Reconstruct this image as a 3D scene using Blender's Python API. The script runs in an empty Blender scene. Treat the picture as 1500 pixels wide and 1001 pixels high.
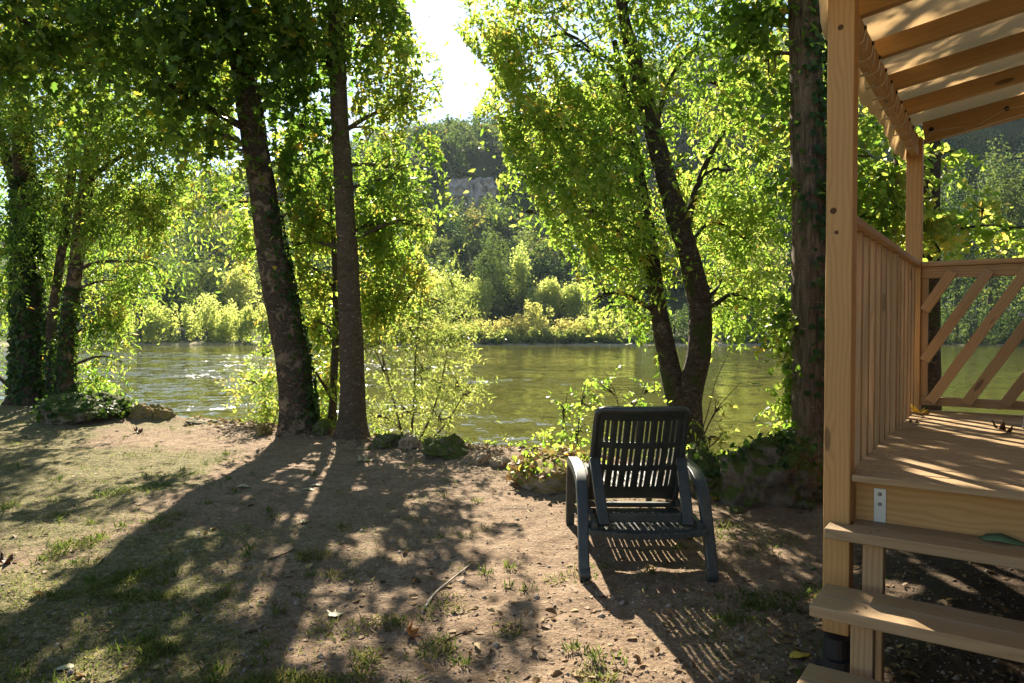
import bpy, bmesh, math, random
import numpy as np
from mathutils import Vector, Matrix, noise as mnoise

R = math.radians
scene = bpy.context.scene
C = scene.collection
rng = np.random.default_rng(7)
random.seed(7)

# ------------------------------------------------------------------ camera
F = 1040.0                       # focal length in pixels of the 1500 wide picture
PITCH = R(1.24)
CAMZ = 1.4
cam = bpy.data.cameras.new('camera')
cam.sensor_width = 36.0
cam.lens = F / 1500.0 * 36.0
cam.clip_start = 0.05
cam.clip_end = 3000.0
camo = bpy.data.objects.new('camera', cam)
C.objects.link(camo)
camo.location = (0, 0, CAMZ)
camo.rotation_euler = (R(90) - PITCH, 0, 0)
scene.camera = camo

# ------------------------------------------------------------------ world, sun, exposure
SUN_AZ, SUN_EL = R(-10.3), R(32.5)
SUN = np.array([math.sin(SUN_AZ) * math.cos(SUN_EL), math.cos(SUN_AZ) * math.cos(SUN_EL), math.sin(SUN_EL)])
world = bpy.data.worlds.new('World')
scene.world = world
world.use_nodes = True
wn = world.node_tree
wn.nodes.clear()
sky = wn.nodes.new('ShaderNodeTexSky')
sky.sky_type = 'NISHITA'
sky.sun_disc = False
sky.sun_elevation = SUN_EL
sky.sun_rotation = SUN_AZ
sky.air_density = 1.0
sky.dust_density = 0.15
sky.ozone_density = 1.0
bg = wn.nodes.new('ShaderNodeBackground')
bg.inputs['Strength'].default_value = 0.053
wo = wn.nodes.new('ShaderNodeOutputWorld')
wn.links.new(sky.outputs[0], bg.inputs[0])
wn.links.new(bg.outputs[0], wo.inputs[0])
sl = bpy.data.lights.new('sun', 'SUN')
sl.energy = 5.0
sl.angle = R(0.53)
sl.color = (1.0, 0.91, 0.76)
so = bpy.data.objects.new('sun', sl)
C.objects.link(so)
so.rotation_euler = Vector(SUN).to_track_quat('Z', 'Y').to_euler()
scene.view_settings.view_transform = 'Standard'
scene.view_settings.look = 'None'
scene.view_settings.exposure = 2.1
scene.view_settings.use_white_balance = True
scene.view_settings.white_balance_temperature = 6750
scene.view_settings.gamma = 1.0
scene.render.engine = 'CYCLES'
scene.cycles.max_bounces = 10
scene.cycles.transmission_bounces = 8
scene.cycles.diffuse_bounces = 7
scene.cycles.sample_clamp_indirect = 6.0
scene.cycles.use_denoising = True

# ------------------------------------------------------------------ pixel <-> world
SP, CP = math.sin(PITCH), math.cos(PITCH)


def ray(px, py):
    xc, yc = (px - 750.0) / F, (500.5 - py) / F
    return np.array([xc, CP + yc * SP, -SP + yc * CP])


def at(px, py, Y):
    d = ray(px, py)
    return np.array([0, 0, CAMZ]) + d * (Y / d[1])


def gnd(px, py, z=0.0):
    d = ray(px, py)
    return np.array([0, 0, CAMZ]) + d * ((z - CAMZ) / d[2])


def to_px(P):
    X, Y, Z = P[..., 0], P[..., 1], P[..., 2] - CAMZ
    f = Y * CP - Z * SP
    u = Y * SP + Z * CP
    f = np.where(f < 0.05, 0.05, f)
    return 750 + F * X / f, 500.5 - F * u / f


def in_poly(x, y, poly):
    inside = np.zeros(x.shape, bool)
    n = len(poly)
    j = n - 1
    for i in range(n):
        xi, yi = poly[i]
        xj, yj = poly[j]
        c = ((yi > y) != (yj > y)) & (x < (xj - xi) * (y - yi) / (yj - yi + 1e-9) + xi)
        inside ^= c
        j = i
    return inside


# ------------------------------------------------------------------ noise
def _hash(ix, iy, seed):
    h = (ix.astype(np.int64) * 374761393 + iy.astype(np.int64) * 668265263 + seed * 974634777) & 0x7fffffff
    h = (h ^ (h >> 13)) * 1274126177 & 0x7fffffff
    return ((h ^ (h >> 16)) & 0xffff) / 65535.0


def vnoise(x, y, seed=0):
    x, y = np.asarray(x, float), np.asarray(y, float)
    ix, iy = np.floor(x), np.floor(y)
    fx, fy = x - ix, y - iy
    fx, fy = fx * fx * (3 - 2 * fx), fy * fy * (3 - 2 * fy)
    a = _hash(ix, iy, seed); b = _hash(ix + 1, iy, seed)
    c = _hash(ix, iy + 1, seed); d = _hash(ix + 1, iy + 1, seed)
    return (a * (1 - fx) + b * fx) * (1 - fy) + (c * (1 - fx) + d * fx) * fy


def fbm(x, y, seed=0, octaves=4):
    s, a, t = 0, 0.5, 0
    for o in range(octaves):
        s = s + a * vnoise(x * 2 ** o, y * 2 ** o, seed + o)
        t += a
        a *= .5
    return s / t


def sstep(a, b, x):
    t = np.clip((x - a) / (b - a), 0, 1)
    return t * t * (3 - 2 * t)


# ------------------------------------------------------------------ object helpers
def tag(o, label=None, cat=None, group=None, kind=None):
    if label: o['label'] = label
    if cat: o['category'] = cat
    if group: o['group'] = group
    if kind: o['kind'] = kind
    return o


def link_mesh(name, me, mat=None, parent=None, smooth=False):
    o = bpy.data.objects.new(name, me)
    C.objects.link(o)
    if mat is not None:
        me.materials.append(mat)
    if parent is not None:
        o.parent = parent
    if smooth:
        me.polygons.foreach_set('use_smooth', np.ones(len(me.polygons), bool))
    return o


def np_mesh(name, V, Fc, mat=None, parent=None, smooth=False, attrs=None):
    """V (n,3); Fc a (m,k) index array; attrs {name: per-vertex float array or (n,3)}"""
    V = np.ascontiguousarray(V, np.float32)
    Fc = np.ascontiguousarray(Fc, np.int32)
    me = bpy.data.meshes.new(name)
    m, k = Fc.shape
    me.vertices.add(len(V)); me.vertices.foreach_set('co', V.ravel())
    me.loops.add(m * k); me.loops.foreach_set('vertex_index', Fc.ravel())
    me.polygons.add(m)
    me.polygons.foreach_set('loop_start', np.arange(0, m * k, k, dtype=np.int32))
    me.update(calc_edges=True)
    for an, av in (attrs or {}).items():
        av = np.asarray(av, np.float32)
        if av.ndim == 1:
            a = me.attributes.new(an, 'FLOAT', 'POINT'); a.data.foreach_set('value', av)
        else:
            a = me.attributes.new(an, 'FLOAT_VECTOR', 'POINT'); a.data.foreach_set('vector', av.ravel())
    me.validate()
    return link_mesh(name, me, mat, parent, smooth)


def empty(name, loc, rz=0.0):
    o = bpy.data.objects.new(name, None)
    C.objects.link(o)
    o.location = tuple(float(v) for v in loc)
    o.rotation_euler = (0, 0, rz)
    o.empty_display_size = .2
    return o


class MB:
    """collects boxes, tubes and quads; every vertex keeps a grain coordinate (x runs along the piece)"""

    def __init__(self):
        self.v, self.f, self.w = [], [], []

    def add(self, V, Fs, W=None):
        b = len(self.v)
        self.v.extend([tuple(map(float, p)) for p in V])
        self.f.extend([tuple(i + b for i in q) for q in Fs])
        if W is None:
            W = V
        self.w.extend([tuple(map(float, p)) for p in W])

    def box(self, c, size, axes=None, grain=0):
        ax = np.eye(3) if axes is None else np.array(axes, float)
        c = np.array(c, float); h = np.array(size, float) / 2
        order = [grain] + [i for i in range(3) if i != grain]
        off = np.random.default_rng(len(self.v) + int(abs(c.sum()) * 9999) + 11).uniform(-20, 20, 3)
        V, W = [], []
        for sx in (-1, 1):
            for sy in (-1, 1):
                for sz in (-1, 1):
                    l = np.array([sx, sy, sz]) * h
                    V.append(c + l @ ax)
                    W.append(l[order] + off)
        self.add(V, [(0, 1, 3, 2), (4, 6, 7, 5), (0, 4, 5, 1), (2, 3, 7, 6), (0, 2, 6, 4), (1, 5, 7, 3)], W)

    def span(self, x0, x1, y0, y1, z0, z1, grain=0):
        self.box(((x0 + x1) / 2, (y0 + y1) / 2, (z0 + z1) / 2), (x1 - x0, y1 - y0, z1 - z0), None, grain)

    def bar(self, a, b, wid, thick, up=(0, 0, 1)):
        a, b = np.array(a, float), np.array(b, float)
        d = b - a; L = np.linalg.norm(d); d /= L
        s = np.cross(up, d); s /= np.linalg.norm(s)
        u = np.cross(d, s)
        self.box((a + b) / 2, (L, wid, thick), (d, s, u), 0)

    def tube(self, pts, rad, sides=8, cap=True):
        pts = [np.array(p, float) for p in pts]
        if not hasattr(rad, '__len__'):
            rad = [rad] * len(pts)
        V, W, Fs = [], [], []
        n = len(pts)
        ref = np.array([.31, .17, .93])
        run = 0.0
        for i, p in enumerate(pts):
            t = pts[min(i + 1, n - 1)] - pts[max(i - 1, 0)]
            t = t / (np.linalg.norm(t) + 1e-9)
            if i:
                run += np.linalg.norm(p - pts[i - 1])
            s = np.cross(ref, t)
            if np.linalg.norm(s) < .2:
                s = np.cross((1, 0, 0), t)
            s /= np.linalg.norm(s)
            u = np.cross(t, s)
            for k in range(sides):
                a = 2 * math.pi * k / sides
                V.append(p + rad[i] * (math.cos(a) * s + math.sin(a) * u))
                W.append((run, rad[i] * math.cos(a), rad[i] * math.sin(a)))
        for i in range(n - 1):
            for k in range(sides):
                k2 = (k + 1) % sides
                Fs.append((i * sides + k, i * sides + k2, (i + 1) * sides + k2, (i + 1) * sides + k))
        if cap:
            Fs.append(tuple(reversed(range(sides))))
            Fs.append(tuple((n - 1) * sides + k for k in range(sides)))
        self.add(V, Fs, W)

    def build(self, name, mat, parent=None, smooth=False, bevel=0.0, seg=2):
        me = bpy.data.meshes.new(name)
        me.from_pydata(self.v, [], self.f)
        a = me.attributes.new('grain', 'FLOAT_VECTOR', 'POINT')
        a.data.foreach_set('vector', np.array(self.w, np.float32).ravel())
        me.update()
        o = link_mesh(name, me, mat, parent, smooth)
        if bevel:
            m = o.modifiers.new('bevel', 'BEVEL'); m.width = bevel; m.segments = seg; m.limit_method = 'ANGLE'
            me.polygons.foreach_set('use_smooth', np.ones(len(me.polygons), bool))
            m.harden_normals = True
        return o


def spline(pts, n):
    """Catmull-Rom through (x,y,z,r) rows"""
    P = np.array(pts, float)
    P = np.vstack([2 * P[0] - P[1], P, 2 * P[-1] - P[-2]])
    out = []
    for i in range(1, len(P) - 2):
        for k in range(n):
            t = k / n
            p0, p1, p2, p3 = P[i - 1], P[i], P[i + 1], P[i + 2]
            out.append(.5 * ((2 * p1) + (p2 - p0) * t + (2 * p0 - 5 * p1 + 4 * p2 - p3) * t * t + (3 * p1 - p0 - 3 * p2 + p3) * t ** 3))
    out.append(P[-2])
    return np.array(out)


# ------------------------------------------------------------------ materials
class NT:
    def __init__(self, name):
        self.m = bpy.data.materials.new(name)
        self.m.use_nodes = True
        self.t = self.m.node_tree
        self.t.nodes.clear()
        self.out = self.n('ShaderNodeOutputMaterial')

    def n(self, typ, **kw):
        nd = self.t.nodes.new(typ)
        for k, v in kw.items():
            setattr(nd, k, v)
        return nd

    def set(self, nd, **kw):
        for k, v in kw.items():
            nd.inputs[k.replace('_', ' ')].default_value = v
        return nd

    def l(self, a, b):
        self.t.links.new(a, b)

    def mapping(self, src, scale=(1, 1, 1), loc=(0, 0, 0), rot=(0, 0, 0)):
        mp = self.n('ShaderNodeMapping')
        mp.inputs['Scale'].default_value = scale
        mp.inputs['Location'].default_value = loc
        mp.inputs['Rotation'].default_value = rot
        self.l(src, mp.inputs[0])
        return mp.outputs[0]

    def noise(self, src, scale, detail=4, rough=.55, dist=0.0):
        nd = self.n('ShaderNodeTexNoise')
        nd.inputs['Scale'].default_value = scale
        nd.inputs['Detail'].default_value = detail
        nd.inputs['Roughness'].default_value = rough
        nd.inputs['Distortion'].default_value = dist
        if src is not None:
            self.l(src, nd.inputs['Vector'])
        return nd.outputs[0]

    def ramp(self, fac, stops, interp='LINEAR'):
        r = self.n('ShaderNodeValToRGB')
        r.color_ramp.interpolation = interp
        e = r.color_ramp.elements
        while len(e) < len(stops):
            e.new(.5)
        for i, (p, c) in enumerate(stops):
            e[i].position = p
            e[i].color = (*c, 1) if hasattr(c, '__len__') else (c, c, c, 1)
        self.l(fac, r.inputs[0])
        return r.outputs[0]

    def mix(self, fac, a, b, blend='MIX'):
        m = self.n('ShaderNodeMix', data_type='RGBA', blend_type=blend)
        for sock, val in ((m.inputs[0], fac), (m.inputs[6], a), (m.inputs[7], b)):
            if hasattr(val, 'is_linked') or hasattr(val, 'links'):
                self.l(val, sock)
            elif hasattr(val, '__len__'):
                sock.default_value = (*val, 1)
            else:
                sock.default_value = val
        return m.outputs[2]

    def math(self, op, a, b=0.0, clamp=False):
        m = self.n('ShaderNodeMath', operation=op, use_clamp=clamp)
        for sock, val in ((m.inputs[0], a), (m.inputs[1], b)):
            if hasattr(val, 'links'):
                self.l(val, sock)
            else:
                sock.default_value = val
        return m.outputs[0]

    def bump(self, h, strength=.5, dist=.01):
        b = self.n('ShaderNodeBump')
        b.inputs['Strength'].default_value = strength
        b.inputs['Distance'].default_value = dist
        self.l(h, b.inputs['Height'])
        return b.outputs[0]

    def bsdf(self, col, rough=.7, spec=.3, normal=None, metal=0.0):
        p = self.n('ShaderNodeBsdfPrincipled')
        if hasattr(col, 'links'):
            self.l(col, p.inputs['Base Color'])
        else:
            p.inputs['Base Color'].default_value = (*col, 1)
        if hasattr(rough, 'links'):
            self.l(rough, p.inputs['Roughness'])
        else:
            p.inputs['Roughness'].default_value = rough
        p.inputs['Specular IOR Level'].default_value = spec
        p.inputs['Metallic'].default_value = metal
        if normal is not None:
            self.l(normal, p.inputs['Normal'])
        return p

    def finish(self, shader):
        self.l(shader, self.out.inputs[0])
        return self.m


def attr(nt, name, vec=False):
    a = nt.n('ShaderNodeAttribute', attribute_name=name)
    return a.outputs['Vector'] if vec else a.outputs['Fac']


def leaf_mat(name, stops, tstops, trans=.5, spec=.25, rough=.45):
    """stops: reflected colours, tstops: light shining through, both by the leaf's own tint"""
    nt = NT(name)
    t = attr(nt, 'tint')
    col = nt.ramp(t, stops)
    tcol = nt.ramp(t, tstops)
    p = nt.bsdf(col, rough, spec)
    tr = nt.n('ShaderNodeBsdfTranslucent')
    nt.l(tcol, tr.inputs[0])
    mx = nt.n('ShaderNodeMixShader')
    mx.inputs[0].default_value = trans
    nt.l(p.outputs[0], mx.inputs[1]); nt.l(tr.outputs[0], mx.inputs[2])
    return nt.finish(mx.outputs[0])


M = {}
M['leaf_bright'] = leaf_mat('bright_leaf', [(0, (.035, .07, .012)), (.6, (.07, .12, .02)), (.93, (.12, .15, .025)), (1, (.28, .17, .03))],
                            [(0, (.18, .36, .035)), (.6, (.38, .54, .07)), (.93, (.60, .64, .13)), (1, (.75, .48, .07))], .58)
M['leaf_mid'] = leaf_mat('mid_leaf', [(0, (.025, .05, .010)), (.6, (.05, .09, .017)), (.95, (.09, .12, .022)), (1, (.22, .14, .03))],
                         [(0, (.14, .30, .03)), (.6, (.31, .47, .06)), (.95, (.52, .58, .10)), (1, (.65, .42, .06))], .56)
M['leaf_dark'] = leaf_mat('dark_leaf', [(0, (.02, .04, .010)), (.6, (.035, .065, .014)), (.95, (.06, .09, .018)), (1, (.16, .11, .02))],
                          [(0, (.12, .26, .03)), (.6, (.26, .42, .055)), (.95, (.50, .54, .06)), (1, (.55, .36, .05))], .52)
M['leaf_willow'] = leaf_mat('willow_leaf', [(0, (.05, .08, .025)), (.6, (.09, .125, .04)), (1, (.15, .17, .06))],
                            [(0, (.24, .34, .07)), (.6, (.40, .48, .10)), (1, (.55, .56, .14))], .5)
M['ivy'] = leaf_mat('ivy_leaf', [(0, (.012, .03, .008)), (.7, (.028, .06, .014)), (1, (.06, .10, .02))],
                    [(0, (.05, .12, .01)), (.7, (.10, .2, .02)), (1, (.2, .3, .03))], .3, .18, .5)
M['far_leaf'] = leaf_mat('far_leaf', [(0, (.022, .046, .024)), (.5, (.042, .074, .030)), (.85, (.085, .115, .036)), (1, (.15, .13, .04))],
                         [(0, (.07, .15, .03)), (.5, (.20, .30, .05)), (.85, (.36, .42, .08)), (1, (.45, .36, .09))], .32, .1, .7)
M['far_willow'] = leaf_mat('far_willow_leaf', [(0, (.06, .10, .03)), (.5, (.11, .15, .05)), (1, (.17, .19, .07))],
                           [(0, (.34, .46, .09)), (.5, (.58, .66, .15)), (1, (.70, .70, .20))], .62, .1, .7)
M['scrub'] = leaf_mat('scrub_leaf', [(0, (.09, .14, .03)), (.5, (.21, .22, .06)), (1, (.29, .25, .08))],
                      [(0, (.34, .44, .08)), (.5, (.54, .57, .14)), (1, (.60, .52, .15))], .6, .1, .8)
M['grass'] = leaf_mat('grass_blade', [(0, (.05, .09, .02)), (.45, (.12, .13, .04)), (1, (.32, .25, .12))],
                      [(0, (.14, .24, .03)), (.45, (.28, .30, .07)), (1, (.42, .34, .16))], .4, .15, .6)
M['litter'] = leaf_mat('dry_leaf', [(0, (.07, .045, .025)), (.35, (.17, .10, .05)), (.7, (.30, .20, .10)), (.9, (.42, .33, .14)), (1, (.35, .38, .16))],
                       [(0, (.1, .06, .02)), (.5, (.3, .18, .06)), (1, (.5, .42, .12))], .2, .2, .7)


def solid_leaf(name, c, t, trans=.3):
    return leaf_mat(name, [(0, tuple(x * .8 for x in c)), (1, c)], [(0, t), (1, t)], trans, .25, .5)


def bark_mat(name, dark, light, patch, patch_amt=.55, scale=1.0, ridges=True, moss=0.0):
    nt = NT(name)
    geo = nt.n('ShaderNodeNewGeometry').outputs['Position']
    stretched = nt.mapping(geo, (1 * scale, 1 * scale, .16 * scale) if ridges else (scale, scale, 1.6 * scale))
    a = nt.noise(stretched, 26 if ridges else 12, 6, .65, .6)
    fine = nt.noise(geo, 70 * scale, 5, .7)
    blot = nt.noise(geo, 5.5 * scale, 6, .68, .5)
    blot2 = nt.noise(nt.mapping(geo, (1, 1, 2.2), (3, 7, 1)), 22 * scale, 4, .6)
    col = nt.ramp(a, [(.3, dark), (.52, tuple((x + y) / 2 for x, y in zip(dark, light))), (.72, light)])
    m1 = nt.ramp(blot, [(patch_amt, 0.0), (patch_amt + .06, 1.0)])
    col = nt.mix(m1, col, nt.mix(fine, patch, tuple(x * .55 for x in patch)))
    spots = nt.ramp(blot2, [(.625, 0.0), (.665, 1.0)])
    col = nt.mix(nt.math('MULTIPLY', spots, .7), col, tuple(min(1, x * 1.5) for x in patch))
    if moss:
        ms = nt.ramp(nt.noise(nt.mapping(geo, (1, 1, .7), (9, 1, 4)), 4.0, 5, .6), [(1 - moss, 0.0), (1.06 - moss, 1.0)])
        col = nt.mix(nt.math('MULTIPLY', ms, .8), col, (.045, .065, .012))
    h = nt.math('ADD', nt.math('MULTIPLY', a, 1.0), nt.math('MULTIPLY', fine, .35))
    h = nt.math('ADD', h, nt.math('MULTIPLY', m1, .15))
    p = nt.bsdf(col, .9, .15, nt.bump(h, 1.0, .06))
    return nt.finish(p.outputs[0])


M['bark_plane'] = bark_mat('patchy_bark', (.035, .026, .018), (.12, .088, .06), (.29, .21, .14), .53, 1.0, False, .42)
M['bark_smooth'] = bark_mat('smooth_bark', (.07, .05, .034), (.15, .107, .07), (.28, .23, .17), .66, 1.0, False, .3)
M['bark_rough'] = bark_mat('furrowed_bark', (.035, .026, .018), (.25, .18, .11), (.20, .15, .10), .64, 1.0, True, .38)
M['bark_dark'] = bark_mat('dark_bark', (.028, .021, .014), (.12, .09, .062), (.24, .185, .125), .57, 1.3, False, .46)
M['bark_twig'] = bark_mat('twig_bark', (.05, .04, .025), (.14, .11, .07), (.2, .16, .1), .6, 1.5, False)


def wood_mat(name, base, dark, grey=0.0, grey_col=(.33, .29, .23), grooves=False):
    nt = NT(name)
    g = attr(nt, 'grain', True)
    # slow wander so the year rings swim along the piece
    wob = nt.noise(nt.mapping(g, (1.2, 5, 5)), 1.0, 2, .5)
    sep = nt.n('ShaderNodeSeparateXYZ'); nt.l(g, sep.inputs[0])
    across = nt.math('ADD', nt.math('MULTIPLY', sep.outputs[1], 1.0), nt.math('MULTIPLY', sep.outputs[2], .6))
    # knots: sparse cells stretched along the grain
    vor = nt.n('ShaderNodeTexVoronoi')
    nt.l(nt.mapping(g, (2.1, 7.5, 7.5)), vor.inputs['Vector'])
    vor.inputs['Scale'].default_value = 1.0
    vor.inputs['Randomness'].default_value = 1.0
    kd = vor.outputs['Distance']
    near = nt.ramp(kd, [(0.02, 1.0), (.30, 0.0)])
    phase = nt.math('ADD', nt.math('MULTIPLY', across, 330.0), nt.math('MULTIPLY', wob, 34.0))
    phase = nt.math('ADD', phase, nt.math('MULTIPLY', near, 9.0))
    rings = nt.math('ADD', nt.math('MULTIPLY', nt.math('SINE', phase), .5), .5)
    rings = nt.math('POWER', rings, 1.8)
    streak = nt.noise(nt.mapping(g, (2.5, 90, 90)), 1.0, 4, .65)
    tone = nt.noise(nt.mapping(g, (.7, 3, 3)), 1.0, 3, .5)
    f = nt.math('ADD', nt.math('MULTIPLY', rings, .42), nt.math('MULTIPLY', streak, .55))
    col = nt.mix(nt.ramp(f, [(.12, 0.0), (.85, 1.0)]), base, dark)
    col = nt.mix(nt.math('MULTIPLY', tone, .55), col, tuple(x * .62 for x in base))
    if grey:
        gm = nt.ramp(nt.noise(nt.mapping(g, (1.5, 14, 14), (4, 2, 9)), 1.0, 5, .65), [(.62 - grey * .4, 0.0), (.85 - grey * .2, .85)])
        col = nt.mix(gm, col, grey_col)
    kmask = nt.ramp(kd, [(.085, 1.0), (.125, 0.0)])
    col = nt.mix(nt.math('MULTIPLY', kmask, .85), col, (.07, .032, .014))
    fine = nt.noise(nt.mapping(g, (6, 200, 200)), 1.0, 3, .6)
    h = nt.math('ADD', nt.math('MULTIPLY', rings, .25), nt.math('MULTIPLY', fine, .8))
    h = nt.math('SUBTRACT', h, nt.math('MULTIPLY', kmask, .4))
    if grooves:
        gr = nt.math('ABSOLUTE', nt.math('SINE', nt.math('MULTIPLY', sep.outputs[1], 150.0)))
        h = nt.math('ADD', h, nt.math('MULTIPLY', nt.ramp(gr, [(.0, 0.0), (.45, 1.0)]), 1.6))
        col = nt.mix(nt.math('MULTIPLY', nt.ramp(gr, [(.02, 1.0), (.28, 0.0)]), .55), col, tuple(x * .3 for x in base))
    rnd = nt.n('ShaderNodeObjectInfo').outputs['Random']
    col = nt.mix(nt.math('MULTIPLY', rnd, .6), col, tuple(x * .5 for x in base))
    p = nt.bsdf(col, .62, .3, nt.bump(h, .45, .002))
    return nt.finish(p.outputs[0])


M['pine'] = wood_mat('planed_pine', (.64, .36, .13), (.43, .20, .06))
M['pine_rail'] = wood_mat('railing_pine', (.50, .315, .155), (.29, .165, .07), .2, (.42, .32, .22))
M['pine_roof'] = wood_mat('rafter_pine', (.56, .355, .15), (.40, .225, .08))
M['pine_deck'] = wood_mat('deck_pine', (.46, .30, .145), (.24, .14, .06), .35, (.38, .29, .18), True)
M['pine_step'] = wood_mat('step_pine', (.42, .27, .13), (.22, .13, .055), .5, (.38, .29, .19))


def plain(name, col, rough=.5, spec=.4, metal=0.0, nscale=40, bump=.1, var=.25):
    nt = NT(name)
    g = nt.n('ShaderNodeNewGeometry').outputs['Position']
    a = nt.noise(g, nscale, 4, .6)
    b = nt.noise(g, nscale * .12, 3, .6)
    c = nt.mix(nt.math('MULTIPLY', b, var * 2), col, tuple(x * .55 for x in col))
    rr = nt.math('ADD', nt.math('MULTIPLY', a, .25), rough - .12)
    p = nt.bsdf(c, rr, spec, nt.bump(a, bump, .004), metal)
    return nt.finish(p.outputs[0])


def plastic_mat():
    nt = NT('dark_green_plastic')
    g = nt.n('ShaderNodeNewGeometry').outputs['Position']
    dust = nt.noise(g, 14, 6, .7)
    fine = nt.noise(g, 260, 3, .6)
    c = nt.mix(nt.ramp(dust, [(.45, 0.0), (.8, .5)]), (.030, .037, .034), (.10, .10, .085))
    rr = nt.math('ADD', nt.math('MULTIPLY', dust, .25), .30)
    p = nt.bsdf(c, rr, .45, nt.bump(fine, .12, .002))
    return nt.finish(p.outputs[0])


M['plastic'] = plastic_mat()
M['steel'] = plain('galvanised_steel', (.55, .56, .55), .45, .5, .85, 60, .05, .2)
M['screw'] = plain('bolt_steel', (.35, .34, .32), .4, .5, .9, 60, .05)
M['black'] = plain('black_pedestal_plastic', (.015, .015, .016), .5, .4)
M['cord'] = plain('pale_cord', (.62, .56, .47), .8, .1, 0, 300, .3, .1)
M['eyelet'] = plain('dark_eyelet', (.03, .025, .02), .4, .4, .6)
M['tube_grey'] = plain('grey_tube', (.22, .25, .27), .35, .5, .3)
M['sling'] = plain('charcoal_sling', (.02, .023, .028), .8, .2, 0, 400, .2)


def canvas_mat():
    nt = NT('beige_canvas')
    g = nt.n('ShaderNodeNewGeometry').outputs['Position']
    w = nt.noise(g, 500, 2, .5)
    s = nt.noise(g, 2.0, 4, .6)
    c = nt.mix(s, (.78, .68, .52), (.70, .60, .45))
    p = nt.bsdf(c, .85, .1, nt.bump(w, .15, .001))
    tr = nt.n('ShaderNodeBsdfTranslucent'); tr.inputs[0].default_value = (.82, .68, .48, 1)
    mx = nt.n('ShaderNodeMixShader'); mx.inputs[0].default_value = .56
    nt.l(p.outputs[0], mx.inputs[1]); nt.l(tr.outputs[0], mx.inputs[2])
    return nt.finish(mx.outputs[0])


M['canvas'] = canvas_mat()


def rock_mat(name, base, moss_amt, moss=(.07, .085, .02), sc=1.0):
    nt = NT(name)
    g = nt.n('ShaderNodeNewGeometry')
    pos = g.outputs['Position']
    a = nt.noise(nt.mapping(pos, (1, 1, .45 if sc < 1 else 1)), 9 * sc, 8, .68, .3)
    b = nt.noise(pos, 40 * sc, 5, .65)
    c = nt.ramp(a, [(.3, tuple(x * .42 for x in base)), (.5, base), (.72, tuple(min(1, x * 1.5) for x in base))])
    sep = nt.n('ShaderNodeSeparateXYZ'); nt.l(g.outputs['Normal'], sep.inputs[0])
    mm = nt.math('ADD', nt.math('MULTIPLY', sep.outputs[2], .35), nt.noise(pos, 6, 5, .65))
    mask = nt.ramp(mm, [(1.0 - moss_amt, 0.0), (1.10 - moss_amt, 1.0)])
    c = nt.mix(mask, c, nt.mix(b, tuple(x * .5 for x in moss), tuple(x * 1.5 for x in moss)))
    h = nt.math('ADD', a, nt.math('MULTIPLY', b, .4))
    p = nt.bsdf(c, .9, .15, nt.bump(h, .8, .04))
    return nt.finish(p.outputs[0])


M['rock'] = rock_mat('limestone', (.30, .225, .15), .2)
M['rock_grey'] = rock_mat('grey_mossy_rock', (.14, .115, .085), .48)
M['rock_moss'] = rock_mat('golden_moss_rock', (.26, .21, .15), .62, (.20, .15, .045))
M['cliff'] = rock_mat('pale_cliff_rock', (.36, .33, .29), .14, (.05, .06, .02), .05)


def ground_mat():
    nt = NT('trodden_earth')
    pos = nt.n('ShaderNodeNewGeometry').outputs['Position']
    big = nt.noise(pos, .9, 5, .6, .4)
    mid = nt.noise(pos, 7, 6, .65)
    fine = nt.noise(pos, 55, 5, .7)
    grit = nt.noise(pos, 210, 3, .7)
    clod = nt.noise(pos, 24, 4, .65, .3)
    dirt = nt.ramp(mid, [(.28, (.175, .115, .072)), (.5, (.31, .222, .145)), (.75, (.44, .338, .24))])
    dirt = nt.mix(nt.math('MULTIPLY', big, .4), dirt, (.24, .165, .11))
    dirt = nt.mix(nt.ramp(fine, [(.36, .75), (.56, 0.0)]), dirt, (.12, .08, .05))
    dirt = nt.mix(nt.ramp(grit, [(.66, 0.0), (.74, .6)]), dirt, (.46, .38, .29))
    dirt = nt.mix(nt.ramp(clod, [(.36, .6), (.52, 0.0)]), dirt, (.15, .10, .066))
    gm = attr(nt, 'grass')
    gcol = nt.ramp(nt.math('ADD', nt.math('MULTIPLY', fine, .5), nt.math('MULTIPLY', clod, .5)), [(.38, (.058, .062, .024)), (.5, (.135, .125, .05)), (.62, (.29, .24, .125))])
    gmask = nt.math('MULTIPLY', nt.ramp(nt.math('ADD', gm, nt.math('SUBTRACT', mid, .5)), [(.3, 0.0), (.65, 1.0)]), .85)
    dirt = nt.mix(nt.ramp(nt.noise(pos, 120, 2, .6), [(.60, 0.0), (.72, .55)]), dirt, (.07, .045, .03))
    col = nt.mix(gmask, dirt, gcol)
    dk = attr(nt, 'darken')
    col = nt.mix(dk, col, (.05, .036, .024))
    h = nt.math('ADD', nt.math('MULTIPLY', mid, .6), nt.math('MULTIPLY', fine, .45))
    h = nt.math('ADD', h, nt.math('MULTIPLY', clod, .7))
    h = nt.math('ADD', h, nt.math('MULTIPLY', grit, .16))
    p = nt.bsdf(col, .95, .1, nt.bump(h, 1.0, .035))
    return nt.finish(p.outputs[0])


def hill_mat():
    nt = NT('hill_earth')
    pos = nt.n('ShaderNodeNewGeometry').outputs['Position']
    a = nt.noise(pos, .08, 6, .65)
    b = nt.noise(pos, 1.5, 4, .6)
    c = nt.ramp(a, [(.3, (.022, .032, .014)), (.6, (.045, .055, .02)), (.8, (.09, .085, .04))])
    sh = attr(nt, 'shore')
    c = nt.mix(sh, c, nt.ramp(b, [(.3, (.22, .19, .10)), (.7, (.44, .38, .27))]))
    p = nt.bsdf(c, .95, .05, nt.bump(b, .6, .3))
    return nt.finish(p.outputs[0])


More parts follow.
